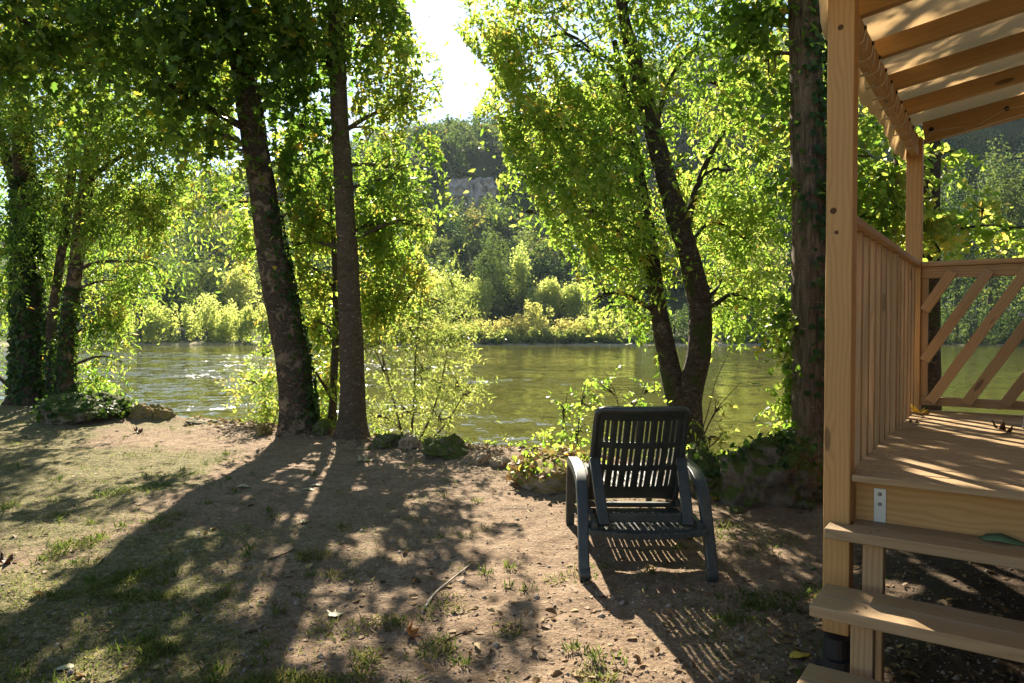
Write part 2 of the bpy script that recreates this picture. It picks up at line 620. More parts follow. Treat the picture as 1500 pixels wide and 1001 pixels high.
def water_mat():
    nt = NT('river_water')
    pos = nt.n('ShaderNodeNewGeometry').outputs['Position']
    rot = nt.mapping(pos, (1, 1, 1), (0, 0, 0), (0, 0, R(4)))
    # riffles: bands of choppier water running with the current
    rif = nt.noise(nt.mapping(rot, (.035, .16, 1), (3.3, 1.2, 0)), 1.0, 4, .6, .5)
    rm = nt.ramp(rif, [(.46, .16), (.62, 1.0)])
    sep = nt.n('ShaderNodeSeparateXYZ'); nt.l(pos, sep.inputs[0])
    # the shallow side of the bend, left, is choppier than the pool on the right
    lf = nt.n('ShaderNodeMapRange'); nt.l(sep.outputs[0], lf.inputs[0])
    for i, v in enumerate((-18.0, 8.0, 3.4, .5)):
        lf.inputs[i + 1].default_value = v
    chop = nt.math('MULTIPLY', rm, lf.outputs[0])
    chop = nt.math('ADD', chop, .12)

    def slopes(scale, detail, off):
        nd = nt.n('ShaderNodeTexNoise')
        nd.inputs['Scale'].default_value = 1.0; nd.inputs['Detail'].default_value = detail
        nd.inputs['Roughness'].default_value = .6; nd.inputs['Distortion'].default_value = .4
        nt.l(nt.mapping(rot, scale, off), nd.inputs['Vector'])
        v = nt.n('ShaderNodeVectorMath', operation='SUBTRACT')
        nt.l(nd.outputs['Color'], v.inputs[0]); v.inputs[1].default_value = (.5, .5, .5)
        return v.outputs[0]

    def vscale(v, f):
        m = nt.n('ShaderNodeVectorMath', operation='SCALE')
        nt.l(v, m.inputs[0])
        if hasattr(f, 'links'): nt.l(f, m.inputs['Scale'])
        else: m.inputs['Scale'].default_value = f
        return m.outputs[0]

    def vadd(u, v):
        m = nt.n('ShaderNodeVectorMath', operation='ADD')
        nt.l(u, m.inputs[0]); nt.l(v, m.inputs[1])
        return m.outputs[0]

    sl_ = vadd(vscale(slopes((.45, .55, 1), 2.0, (0, 0, 0)), .55), vadd(vscale(slopes((1.7, 1.9, 1), 3.0, (5, 2, 1)), .75), vscale(slopes((7, 7, 1), 3.0, (2, 9, 4)), .55)))
    sl_ = vscale(sl_, nt.math('MULTIPLY', chop, .72))
    flat = nt.n('ShaderNodeVectorMath', operation='MULTIPLY'); nt.l(sl_, flat.inputs[0]); flat.inputs[1].default_value = (1, 1, 0)
    nrm = nt.n('ShaderNodeVectorMath', operation='ADD'); nt.l(flat.outputs[0], nrm.inputs[0]); nrm.inputs[1].default_value = (0, 0, 1)
    nn = nt.n('ShaderNodeVectorMath', operation='NORMALIZE'); nt.l(nrm.outputs[0], nn.inputs[0])
    col = nt.mix(rif, (.058, .058, .011), (.085, .082, .018))
    p = nt.bsdf(col, .05, .5, nn.outputs[0])
    p.inputs['IOR'].default_value = 1.333
    return nt.finish(p.outputs[0])


M['ground'] = ground_mat()
M['hill'] = hill_mat()
M['water'] = water_mat()

# ------------------------------------------------------------------ setting: ground, river, hill
EX = np.array([-60, -30, -14, -8.5, -4.6, -2.7, -.87, 0, 1.0, 1.65, 2.9, 6, 14, 60.])
EY = np.array([26, 17, 14, 12.4, 10.7, 9.75, 8.55, 8.15, 7.75, 7.5, 7.5, 7.3, 7.0, 6.0])


def bank_edge(x):
    return np.interp(x, EX, EY) + .35 * (fbm(x * .9, x * 0 + 3.1, 5, 3) - .5)


def ground_z(x, y):
    x, y = np.asarray(x, float), np.asarray(y, float)
    e = bank_edge(x)
    z = .16 * (fbm(x * .35, y * .35, 11, 3) - .5) + .05 * (fbm(x * 1.7, y * 1.7, 21, 3) - .5)
    z = z + .030 * (fbm(x * 6, y * 6, 31, 3) - .5) + .020 * (fbm(x * 13, y * 13, 35, 3) - .5)
    t = y - e
    z = z + .10 * sstep(-1.6, -.2, t) * fbm(x * 1.4, y * 1.4, 41, 3) + .16 * sstep(-.9, -.15, t) * (fbm(x * 4.5, y * 4.5, 45, 4) - .42)
    z = z - 2.9 * sstep(-.1, 2.6, t) - .10 * sstep(-.5, .1, t)
    return z


def axis(parts):
    return np.unique(np.round(np.concatenate([np.arange(a, b, s) for a, b, s in parts]), 4))


gx = axis([(-60, -14, 2.0), (-14, -6.5, .18), (-6.5, 3.2, .032), (3.2, 12, .2), (12, 62, 3)])
gy = axis([(-30, 0, 2.0), (0, 2.0, .1), (2.0, 9.0, .032), (9.0, 14, .1), (14, 40, 2.0)])
GX, GY = np.meshgrid(gx, gy)
GZ = ground_z(GX, GY)


def grass_amount(x, y):
    px, py = to_px(np.stack([x, y, np.zeros_like(x)], -1))
    left = sstep(520, 120, px + (800 - py) * .35)
    g = left * (.35 + .65 * sstep(.35, .62, fbm(x * .8, y * .8, 61, 4)))
    g = g + .35 * sstep(.56, .7, fbm(x * .9 + 9, y * .9, 71, 4)) * sstep(2.0, 1.0, x)
    return np.clip(g, 0, 1)


TH = R(35.0)
PD = np.array([math.sin(TH), math.cos(TH)])
PW = np.array([math.cos(TH), -math.sin(TH)])
P0 = np.array([1.264, 2.87])
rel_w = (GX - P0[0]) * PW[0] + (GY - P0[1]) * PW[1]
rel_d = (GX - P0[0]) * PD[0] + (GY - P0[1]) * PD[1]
darken = sstep(-.5, .15, rel_w) * sstep(-.9, -.2, rel_d) * .75  # earth colour darker under the terrace, towards the right bank and past its edge
darken = np.maximum(darken, .45 * sstep(1.1, 1.9, GX) * sstep(4.2, 5.2, GY) * fbm(GX * 2, GY * 2, 81, 3) * 1.5)
darken = np.clip(darken + .5 * sstep(0, .5, GY - bank_edge(GX)), 0, .85)
ny, nx = GX.shape
idx = np.arange(nx * ny).reshape(ny, nx)
quads = np.stack([idx[:-1, :-1], idx[:-1, 1:], idx[1:, 1:], idx[1:, :-1]], -1).reshape(-1, 4)
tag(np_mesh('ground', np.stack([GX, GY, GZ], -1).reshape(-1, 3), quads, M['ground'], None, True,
            {'grass': grass_amount(GX, GY).ravel(), 'darken': darken.ravel()}), kind='structure')

WZ = -1.5
tag(np_mesh('river', np.array([[-420, 5, WZ], [420, 5, WZ], [420, 130, WZ], [-420, 130, WZ]]), np.array([[0, 1, 2, 3]]), M['water']), kind='structure')

RX = np.array([-420, -238, -143, -86, -32, 0, 48, 95, 143, 238, 420.])
RZ = np.array([30, 46, 58, 72, 88, 92, 112, 128, 134, 128, 110.])


def far_z(x, y):
    shore = 109 + 3 * (fbm(x * .03, x * 0, 91, 3) - .5) - .02 * x
    t = y - shore
    z = -3.0 + 1.5 * sstep(-6, 0, t) + .5 * sstep(0, 4, t) + 2.2 * sstep(4, 22, t)
    s = np.clip((y - 140) / 195.0, 0, 1)
    prof = .82 * s ** .9 + .18 * sstep(.45, .62, s)
    z = z + np.interp(x, RX, RZ) * prof + 5 * s * (fbm(x * .03, y * .03, 95, 3) - .5)
    return z


hx = np.arange(-430, 431, 6.0)
hy = np.concatenate([np.arange(98, 130, 1.6), np.arange(130, 420, 5.0)])
HX, HY = np.meshgrid(hx, hy)
HZ = far_z(HX, HY)
ny, nx = HX.shape
idx = np.arange(nx * ny).reshape(ny, nx)
quads = np.stack([idx[:-1, :-1], idx[:-1, 1:], idx[1:, 1:], idx[1:, :-1]], -1).reshape(-1, 4)
shore = sstep(113.5, 111.5, HY) * sstep(-60, -20, -HX - 0 * HY) + .25 * sstep(111, 109.5, HY)
tag(np_mesh('hill', np.stack([HX, HY, HZ], -1).reshape(-1, 3), quads, M['hill'], None, True,
            {'shore': np.clip(shore, 0, 1).ravel()}), kind='structure')

# ------------------------------------------------------------------ foliage
# where the crowns are thin: gaps one looks through, and openings that let the sun onto the ground
VIEW_GAPS = [
    ([(560, -80), (600, 30), (650, 95), (648, 150), (632, 178), (690, 168), (706, 145), (722, 112), (700, 85), (664, 40), (690, -80)], .985),
    ([(640, 180), (690, 168), (730, 175), (738, 225), (722, 330), (775, 335), (835, 385), (860, 470), (850, 500), (690, 500), (660, 420), (622, 385), (640, 335), (668, 318), (650, 240)], .96),
    ([(150, 512), (395, 505), (372, 560), (345, 606), (200, 585), (140, 545)], .9),
    ([(185, 450), (290, 300), (335, 300), (390, 430), (395, 505), (185, 505)], .7),
    ([(700, 505), (940, 505), (955, 590), (860, 610), (780, 640), (700, 640)], .96),
    ([(1050, 520), (1150, 525), (1150, 640), (1040, 640)], .85),
    ([(940, 420), (1050, 420), (1010, 580), (975, 580)], .75),
    ([(375, 110), (420, 300), (450, 480), (468, 640), (405, 640), (385, 450), (360, 300), (340, 150)], .8),
    ([(490, 110), (512, 110), (526, 400), (536, 640), (500, 640), (495, 400)], .85),
    ([(930, 180), (965, 190), (1010, 330), (1050, 450), (1000, 460), (960, 330)], .6),
    ([(1160, 20), (1205, 20), (1205, 690), (1168, 690)], .6),
]
SUN_GAPS = [
    ([(665, 690), (740, 672), (835, 672), (850, 770), (872, 850), (1010, 1010), (905, 1010), (835, 850), (770, 770), (700, 730)], .93),
    ([(770, 770), (850, 850), (905, 1010), (800, 1010), (790, 900), (740, 800)], .55),
    ([(0, 700), (150, 655), (330, 618), (345, 655), (260, 690), (130, 715), (0, 765)], .5),
    ([(0, 770), (75, 770), (60, 850), (20, 930), (0, 940)], .8),
    ([(120, 800), (230, 755), (260, 770), (150, 850)], .5),
    ([(170, 598), (345, 610), (340, 640), (120, 650)], .9),
    ([(560, 650), (690, 662), (690, 690), (640, 700), (560, 670)], .6),
    ([(500, 880), (720, 850), (760, 900), (640, 980), (520, 985)], .55),
    ([(590, 730), (740, 720), (760, 800), (620, 830), (540, 790)], .35),
    ([(1075, 870), (1110, 878), (1150, 925), (1120, 930)], .9),
    ([(840, 600), (1000, 600), (1000, 700), (840, 700)], .5),
    ([(755, 640), (860, 635), (860, 700), (755, 690)], .85),
    ([(845, 680), (935, 680), (1075, 925), (1080, 1010), (985, 1010), (850, 850)], .95),
    ([(935, 680), (1012, 680), (1150, 925), (1140, 1010), (1080, 1010), (1075, 925)], .6),
]


def prune(P, g, view=True, sun=True):
    keep = np.ones(len(P), bool)
    if view:
        px, py = to_px(P)
        for poly, p in VIEW_GAPS:
            keep &= ~(in_poly(px, py, poly) & (g.random(len(P)) < p))
    if sun:
        S = P - SUN * (P[:, 2:3] / SUN[2])
        px, py = to_px(S)
        for poly, p in SUN_GAPS:
            keep &= ~((S[:, 1] > .8) & in_poly(px, py, poly) & (g.random(len(P)) < p))
        # small openings all over the crowns: sun flecks on the ground, the terrace floor and the canvas
        near = (S[:, 1] > .5) & (S[:, 1] < 12)
        fl = vnoise(S[:, 0] * 4.2 + 7, S[:, 1] * 3.2, 311) * .65 + vnoise(S[:, 0] * 9, S[:, 1] * 7, 317) * .35
        lo = fbm(S[:, 0] * .8, S[:, 1] * .8, 331, 2)
        keep &= ~(near & (fl > .655 - .22 * (lo - .5)) & (g.random(len(P)) < .93))
        for hz, th, fx, fy in ((.81, .60, 3.0, 7.0), (2.95, .55, 1.6, 3.0)):
            S2 = P - SUN * ((P[:, 2:3] - hz) / SUN[2])
            a = (S2[:, 0] - P0[0]) * PW[0] + (S2[:, 1] - P0[1]) * PW[1]
            b = (S2[:, 0] - P0[0]) * PD[0] + (S2[:, 1] - P0[1]) * PD[1]
            on = (a > -.3) & (a < 2.6) & (b > -.9) & (b < 3.0)
            fl = vnoise(a * fx + 3, b * fy, 351) * .7 + vnoise(a * fx * 2.3, b * fy * 2.3, 357) * .3
            keep &= ~(on & (fl > th) & (g.random(len(P)) < .95))
    return keep


def unit(a):
    return a / (np.linalg.norm(a, axis=-1, keepdims=True) + 1e-9)


LANCE = (np.array([[0, 0, 0], [.40, .5, .10], [1, 0, -.06], [.40, -.5, .10]]), np.array([[0, 1, 2], [0, 2, 3]]))
_oval = [[0, 0, 0], [.18, .36, .07], [.48, .5, .10], [.80, .28, .04], [1, 0, -.08], [.80, -.28, .04], [.48, -.5, .10], [.18, -.36, .07]]
OVAL = (np.array(_oval), np.array([[0, 1, 2], [0, 2, 3], [0, 3, 4], [0, 4, 5], [0, 5, 6], [0, 6, 7]]))
_lob = [[0, 0, 0], [.12, .22, .04], [.10, .52, .06], [.38, .30, .06], [.62, .50, .04], [.66, .20, .03], [1, 0, -.06],
        [.66, -.20, .03], [.62, -.50, .04], [.38, -.30, .06], [.10, -.52, .06], [.12, -.22, .04]]
LOBED = (np.array(_lob), np.array([[0, i, i + 1] for i in range(1, 11)]))


def place_leaves(P, D, N, L, W, shape, tint):
    """one leaf mesh blown up from arrays: P base, D direction, N normal"""
    S, Fs = shape
    N = unit(N - D * (N * D).sum(-1, keepdims=True))
    B = np.cross(D, N)
    k = len(S)
    V = (P[:, None] + D[:, None] * (S[None, :, 0:1] * L[:, None, None]) + B[:, None] * (S[None, :, 1:2] * W[:, None, None])
         + N[:, None] * (S[None, :, 2:3] * L[:, None, None]))
    Fc = (np.arange(len(P))[:, None, None] * k + Fs[None]).reshape(-1, Fs.shape[1])
    return V.reshape(-1, 3), Fc, np.repeat(tint, k)


def spray_leaves(P, T, g, m=12, slen=.42, L=.085, W=.036, droop=.3, shape=LANCE, flat=.7, tint0=None):
    n = len(P)
    k = (np.arange(m) + .6) / m
    sag = np.zeros((n, m, 3)); sag[..., 2] = -droop * slen * (k ** 2)[None]
    ls = slen * g.uniform(.65, 1.25, (n, 1, 1))
    Q = P[:, None] + T[:, None] * (k[None, :, None] * ls) + sag
    side = unit(np.cross(T, g.normal(size=(n, 3))))
    sg = np.where(np.arange(m) % 2 == 0, 1.0, -1.0)
    D = .55 * T[:, None] + .85 * side[:, None] * sg[None, :, None] + .38 * g.normal(size=(n, m, 3))
    D[..., 2] -= droop
    D = unit(D)
    N = g.normal(size=(n, m, 3)) * flat
    N[..., 2] += 1.0
    LL = L * g.uniform(.42, 1.4, (n, m))
    WW = W * g.uniform(.5, 1.35, (n, m))
    if tint0 is None:
        tint0 = g.uniform(.15, .85, n)
    tint = np.clip(tint0[:, None] + g.normal(0, .14, (n, m)), 0, .97)
    tint = np.where(g.random((n, m)) < .005, 1.0, tint)
    f = lambda a: a.reshape(-1, 3)
    return place_leaves(f(Q), f(D), f(N), LL.ravel(), WW.ravel(), shape, tint.ravel())


def cat_mesh(parts):
    V, Fc, T, b = [], [], [], 0
    for v, f, t in parts:
        V.append(v); Fc.append(f + b); T.append(t); b += len(v)
    return np.concatenate(V), np.concatenate(Fc), np.concatenate(T)


def trunk_tube(mb, path, g, sides=16, knobs=.10, flare=0.0, steps=7):
    S = spline(path, steps)
    n = len(S)
    base = len(mb.v)
    P, Rr = S[:, :3], S[:, 3]
    V, W, Fs = [], [], []
    seedx = g.uniform(0, 50)
    for i in range(n):
        t = unit((P[min(i + 1, n - 1)] - P[max(i - 1, 0)])[None])[0]
        s = unit(np.cross((0, 1, 0), t)[None])[0]
        u = np.cross(t, s)
        up = i / max(1, n - 1)
        for k in range(sides):
            a = 2 * math.pi * k / sides
            nz = mnoise.noise(Vector((math.cos(a) * 1.3 + seedx, math.sin(a) * 1.3, P[i][2] * 2.2)))
            nz2 = mnoise.noise(Vector((math.cos(a) * 3 + seedx, math.sin(a) * 3, P[i][2] * 6.0)))
            r = Rr[i] * (1 + knobs * nz + knobs * .5 * nz2)
            if flare:
                h = max(0.0, P[i][2] - P[0][2])
                r *= 1 + flare * math.exp(-h / .16) * (1 + .6 * math.sin(a * 3 + seedx) + .4 * math.sin(a * 5 + seedx * 2))
            V.append(P[i] + r * (math.cos(a) * s + math.sin(a) * u))
            W.append((P[i][2], r * math.cos(a), r * math.sin(a)))
    for i in range(n - 1):
        for k in range(sides):
            k2 = (k + 1) % sides
            Fs.append((i * sides + k, i * sides + k2, (i + 1) * sides + k2, (i + 1) * sides + k))
    Fs.append(tuple((n - 1) * sides + k for k in range(sides)))
    mb.add(V, Fs, W)
    return S


def limb(mb, a, b, r0, r1, g, sides=6, lift=.15):
    a, b = np.array(a), np.array(b)
    L = np.linalg.norm(b - a)
    mid = (a + b) / 2 + g.normal(0, .07 * L, 3) + np.array([0, 0, lift * L])
    q1 = a * .62 + mid * .38 + g.normal(0, .03 * L, 3)
    q2 = b * .5 + mid * .5 + g.normal(0, .04 * L, 3)
    rows = [(*a, r0), (*q1, r0 * .85), (*(mid * .6 + (q1 + q2) * .2), (r0 + r1) / 2), (*q2, r1 * 1.2), (*b, r1)]
    S = spline(rows, 3)
    mb.tube([s[:3] for s in S], [max(.003, s[3]) for s in S], sides, False)
    return S


def crown(blobs, trunk_pts, mb, g, P):
    """blobs: (centre, radii, sprays). limbs run from the stems to every clump; returns leaf mesh arrays"""
    parts = []
    for c, rad, ns in blobs:
        c, rad = np.array(c, float), np.array(rad, float)
        ns = max(4, int(ns * P.get('dens', 1.0)))
        # limb from a stem point below the clump
        dz = trunk_pts[:, 2] - c[2]
        dist = np.linalg.norm(trunk_pts[:, :3] - c, axis=1) + np.where(dz > -.1, dz * 1.2 + .2, 0)
        j = int(np.argmin(dist))
        st = trunk_pts[j]
        Lb = limb(mb, st[:3], c, min(.55 * st[3], .02 + .012 * np.linalg.norm(st[:3] - c)), .012, g)
        K = max(3, int(3 + 5 * rad.prod() ** .5))
        u = unit(g.normal(size=(K, 3))) * (g.random((K, 1)) ** (1 / 2.6)) * .9
        sub = c + u * rad
        subt = g.uniform(.2, .8, K)
        for s in sub:
            o = Lb[g.integers(len(Lb) // 2, len(Lb)), :3]
            limb(mb, o, s, .011, .004, g, 4, .08)
        w = g.dirichlet(np.ones(K) * 3)
        which = g.choice(K, ns, p=w)
        loc = sub[which] + g.normal(size=(ns, 3)) * rad * P.get('clump', .24)
        T = unit((loc - c) / rad * .5 + g.normal(size=(ns, 3)) * .75 + np.array([0, 0, P.get('grav', -.25)]))
        t0 = np.clip(subt[which] + g.normal(0, .12, len(loc)) + P.get('tint', 0), 0, .92)
        V, Fc, tn = spray_leaves(loc, T, g, P.get('m', 12), P.get('slen', .42), P.get('L', .085), P.get('W', .036), P.get('droop', .3),
                                  P.get('shape', LANCE), P.get('flat', .7), t0)
        k = len(P.get('shape', LANCE)[0]); kf = len(P.get('shape', LANCE)[1])
        V = V.reshape(-1, k, 3)
        keep = prune(V.mean(1), g, P.get('view', True), P.get('sun', True))
        Fs = P.get('shape', LANCE)[1]
        n = int(keep.sum())
        parts.append((V[keep].reshape(-1, 3), (np.arange(n)[:, None, None] * k + Fs[None]).reshape(-1, 3), tn.reshape(-1, k)[keep].ravel()))
    return cat_mesh(parts)


def leaves_obj(name, data, mat, parent, base):
    V, Fc, T = data
    return np_mesh(name, V - np.array(base), Fc, mat, parent, False, {'tint': T})


def ivy_coat(S, i0, i1, g, n, extra=.02, L=.075, side=None, W=None):
    """leaves clinging round a stem path S between rows i0..i1; side = (angle, spread) limits it to a flank"""
    k = g.uniform(i0, i1, n)
    a = g.uniform(0, 2 * math.pi, n) if side is None else g.normal(side[0], side[1], n)
    i = k.astype(int)
    f = (k - i)[:, None]
    j = np.minimum(i + 1, len(S) - 1)
    c = S[i, :3] * (1 - f) + S[j, :3] * f
    r = S[i, 3] * (1 - f[:, 0]) + S[j, 3] * f[:, 0]
    out = np.stack([np.cos(a), np.sin(a), np.zeros(n)], -1)
    P = c + out * (r + g.uniform(.3, 1, n) * extra + .004)[:, None]
    D = unit(np.stack([-np.sin(a) * g.normal(0, .8, n), np.cos(a) * g.normal(0, .8, n), -np.ones(n)], -1) + .35 * out)
    N = out + .45 * g.normal(size=(n, 3)) + np.array([0, 0, .3])
    LL = L * g.uniform(.55, 1.25, n)
    return place_leaves(P, D, N, LL, LL * (W or .95), OVAL, np.clip(g.normal(.5, .25, n), 0, 1))


def tree(name, label, stems, blobs, leafmat, barkmat, seed, P=None, flare=.5, group=None, ivy=None, cat='tree', sides=16, knobs=.1):
    """stems: lists of (px, py, depth, radius m); blobs: (px, py, depth, rx, ry, rz, sprays)"""
    g = np.random.default_rng(seed)
    paths = [[(*at(px, py, Y), r) for px, py, Y, r in st] for st in stems]
    base = np.array(paths[0][0][:3])
    base[2] = min(base[2], float(ground_z(base[0], base[1]))) if base[1] < 40 else base[2]
    root = empty(name, base)
    tag(root, label, cat, group)
    mb = MB()
    SS = []
    for i, p in enumerate(paths):
        SS.append(trunk_tube(mb, p, g, sides, knobs, flare if i == 0 or (len(paths) > 1 and abs(p[0][2] - paths[0][0][2]) < .2) else 0))
    tp = np.concatenate(SS)
    bl = [(at(px, py, Y), (rx, ry, rz), ns) for px, py, Y, rx, ry, rz, ns in blobs]
    cr = crown(bl, tp, mb, g, P or {})
    mb.v = [tuple(np.array(v) - base) for v in mb.v]
    mb.build('trunk', barkmat, root, True)
    leaves_obj('crown', cr, leafmat, root, base)
    if ivy:
        leaves_obj('ivy', cat_mesh([ivy_coat(SS[s], a * (len(SS[s]) - 1), b * (len(SS[s]) - 1), g, n, ex, Lf, sd) for s, a, b, n, ex, Lf, sd in ivy]), M['ivy'], root, base)
    return root, SS


# --- the trees on the near bank
tree('ivy_tree', 'thick ivy-clad dark trunk, leftmost of the riverbank trees', [
    [(42, 592, 12.5, .27), (42, 500, 12.5, .235), (40, 390, 12.5, .205), (36, 260, 12.5, .18), (28, 120, 12.4, .15), (15, -60, 12.2, .14), (0, -260, 12, .08)],
    [(32, 300, 12.5, .10), (12, 240, 12.6, .085), (-10, 150, 12.7, .07), (-40, 20, 12.7, .05)]],
    [(40, 80, 12.2, 1.5, 1.3, .9, 460), (-20, 200, 12.6, 1.0, 1.2, .9, 260), (60, 190, 13.2, 1.1, .7, .9, 320), (40, 190, 11.7, .9, .4, .6, 230), (10, 330, 13.4, .9, 1, .8, 240), (100, 290, 13.2, .8, .6, .7, 240),
     (10, 450, 13.6, .8, .8, .7, 240), (60, 380, 13.4, .7, .6, .6, 200), (-40, 560, 13.6, .9, .7, .5, 160), (50, 290, 11.9, .6, .25, .5, 110), (20, 400, 11.9, .35, .2, .35, 40),
     (30, -120, 12.0, 2.6, 2.0, 1.2, 700), (-200, -50, 12, 2.2, 2, 1.5, 300), (120, -280, 12, 2.6, 2.2, 1.5, 620), (-100, -420, 12, 3.0, 2.5, 1.8, 520)],
    M['leaf_dark'], M['bark_dark'], 101, dict(L=.10, W=.038, droop=.35, m=13, slen=.42, clump=.38, grav=-.15, dens=.9), .35,
    ivy=[(0, .0, .5, 3000, .05, .075, None)])
tree('twin_stem_ash', 'slender tree with two pale leaning stems beside the ivy-clad trunk', [
    [(95, 590, 12.2, .145), (97, 500, 12.2, .125), (110, 400, 12.2, .115), (121, 310, 12.1, .12), (135, 220, 12.0, .11), (160, 80, 11.8, .09), (185, -80, 11.6, .06)],
    [(78, 590, 12.4, .10), (75, 490, 12.4, .085), (86, 400, 12.4, .075), (100, 300, 12.4, .07), (112, 200, 12.4, .06), (125, 70, 12.3, .045)],
    [(74, 480, 12.4, .06), (88, 385, 12.3, .055), (100, 345, 12.2, .04)]],
    [(150, 150, 12.6, 1.0, .9, .8, 380), (215, 230, 11.4, .8, 1, .8, 420), (160, 300, 12.8, .8, .5, .7, 340), (235, 310, 11.3, .5, .7, .5, 240), (175, 410, 12.6, .7, .4, .6, 340),
     (225, 390, 11.4, .45, .6, .4, 160), (165, 480, 12.6, .5, .4, .4, 240), (178, 530, 12.3, .32, .4, .3, 130), (120, 560, 12.6, .5, .4, .3, 120), (260, 160, 11.2, .8, .9, .6, 340),
     (300, 250, 11.0, .35, .5, .25, 90), (200, 40, 11.4, 1.3, 1.2, .8, 460), (300, 60, 11.0, 1, 1, .7, 300), (190, -150, 11.2, 2.2, 2, 1.2, 620), (340, -260, 11, 2, 1.8, 1.2, 480), (290, 190, 11.4, .6, .7, .45, 260), (250, 290, 11.8, .6, .6, .5, 220), (210, 200, 12.2, .8, .6, .6, 260), (120, 270, 11.5, .6, .3, .6, 170), (140, 350, 11.6, .45, .25, .4, 90)],
    M['leaf_mid'], M['bark_plane'], 102, dict(L=.105, W=.038, droop=.40, m=13, slen=.42, tint=.08, clump=.38, grav=-.15, dens=.7), .35,
    ivy=[(0, .0, .3, 700, .04, .07, None), (1, 0, .2, 260, .04, .07, None)])
tree('leaning_tree', 'thick patchy-barked trunk leaning left at the bank, its right flank ivied', [
    [(438, 640, 9.2, .245), (436, 600, 9.2, .225), (430, 540, 9.2, .215), (414, 450, 9.2, .20), (396, 360, 9.15, .18), (380, 250, 9.1, .165), (366, 160, 9.0, .155), (352, 90, 8.95, .14), (325, -10, 8.8, .12), (290, -160, 8.5, .09), (270, -320, 8.3, .05)],
    [(356, 110, 8.95, .09), (372, 55, 9.05, .08), (385, -40, 9.2, .07), (395, -200, 9.3, .04)],
    [(362, 190, 9.0, .05), (330, 172, 8.9, .045), (290, 150, 8.7, .035), (240, 120, 8.4, .02)],
    [(372, 225, 9.05, .035), (345, 205, 8.9, .03), (300, 190, 8.7, .02)]],
    [(250, 40, 8.4, 1.0, 1.0, .5, 260), (130, 20, 8.2, 1.0, 1.0, .45, 210), (20, 20, 8.2, 1.0, 1.0, .5, 180), (90, 100, 8.4, .9, .8, .5, 100), (380, 30, 8.8, .6, .8, .45, 230), (430, 130, 9.0, .45, .7, .5, 170), (290, 130, 8.5, .6, .7, .4, 160),
     (310, 215, 8.8, .45, .5, .25, 80), (455, 40, 8.9, .5, .7, .4, 200), (420, 230, 9.2, .35, .5, .3, 80),
     (300, -110, 8.3, 1.6, 1.5, .7, 330), (80, -120, 8.0, 1.6, 1.6, .8, 300), (-120, -20, 8.2, 1.5, 1.5, .8, 260), (430, -140, 9, 1.2, 1.4, .8, 420), (260, -320, 8.3, 2.2, 2.0, 1.0, 380), (20, -360, 8, 2.2, 2, 1.0, 330), (450, -420, 9, 1.8, 1.8, 1.0, 330), (200, -620, 8.2, 2.6, 2.2, 1.3, 420)],
    M['leaf_dark'], M['bark_plane'], 103, dict(L=.108, W=.098, droop=.35, m=8, slen=.42, shape=LOBED, flat=.8, clump=.42, grav=-.1, dens=.85), .28,
    ivy=[(0, .06, .46, 620, .035, .06, (-.1, .55))], knobs=.13)
tree('straight_tree', 'straight slim trunk with pale lichen flecks right of the leaning tree', [
    [(517, 642, 8.9, .185), (517, 600, 8.9, .16), (515, 520, 8.9, .15), (511, 420, 8.9, .137), (505, 300, 8.9, .12), (498, 180, 8.85, .11), (493, 60, 8.8, .10), (488, -90, 8.8, .085), (480, -300, 8.7, .06), (476, -520, 8.7, .03)],
    [(503, 215, 8.9, .035), (470, 195, 9.0, .03), (430, 180, 9.1, .02)],
    [(508, 190, 8.9, .03), (545, 168, 9.0, .025), (600, 150, 9.1, .015)]],
    [(560, 70, 8.9, .45, .7, .5, 200), (600, 20, 8.9, .25, .4, .2, 80), (540, 10, 8.8, .5, .7, .3, 190), (470, 90, 8.9, .4, .6, .5, 130), (560, 190, 9.3, .5, .7, .5, 260), (605, 140, 9.1, .3, .5, .35, 110), (590, 270, 9.2, .5, .7, .4, 270), (620, 330, 9.1, .4, .6, .25, 150), (555, 330, 9.3, .4, .6, .4, 190),
     (445, 280, 9.5, .45, .7, .5, 210), (430, 360, 9.7, .4, .6, .4, 160), (580, 250, 9.4, .5, .6, .5, 150),
     (500, -100, 8.8, 1.1, 1.3, .7, 420), (560, -250, 8.8, 1.2, 1.4, .9, 420), (440, -330, 8.8, 1.3, 1.5, .9, 420), (520, -500, 8.7, 1.8, 1.8, 1.2, 520)],
    M['leaf_mid'], M['bark_smooth'], 104, dict(L=.095, W=.052, droop=.25, m=10, slen=.36, tint=.12, clump=.40, grav=-.1, dens=.75), .30, knobs=.06)
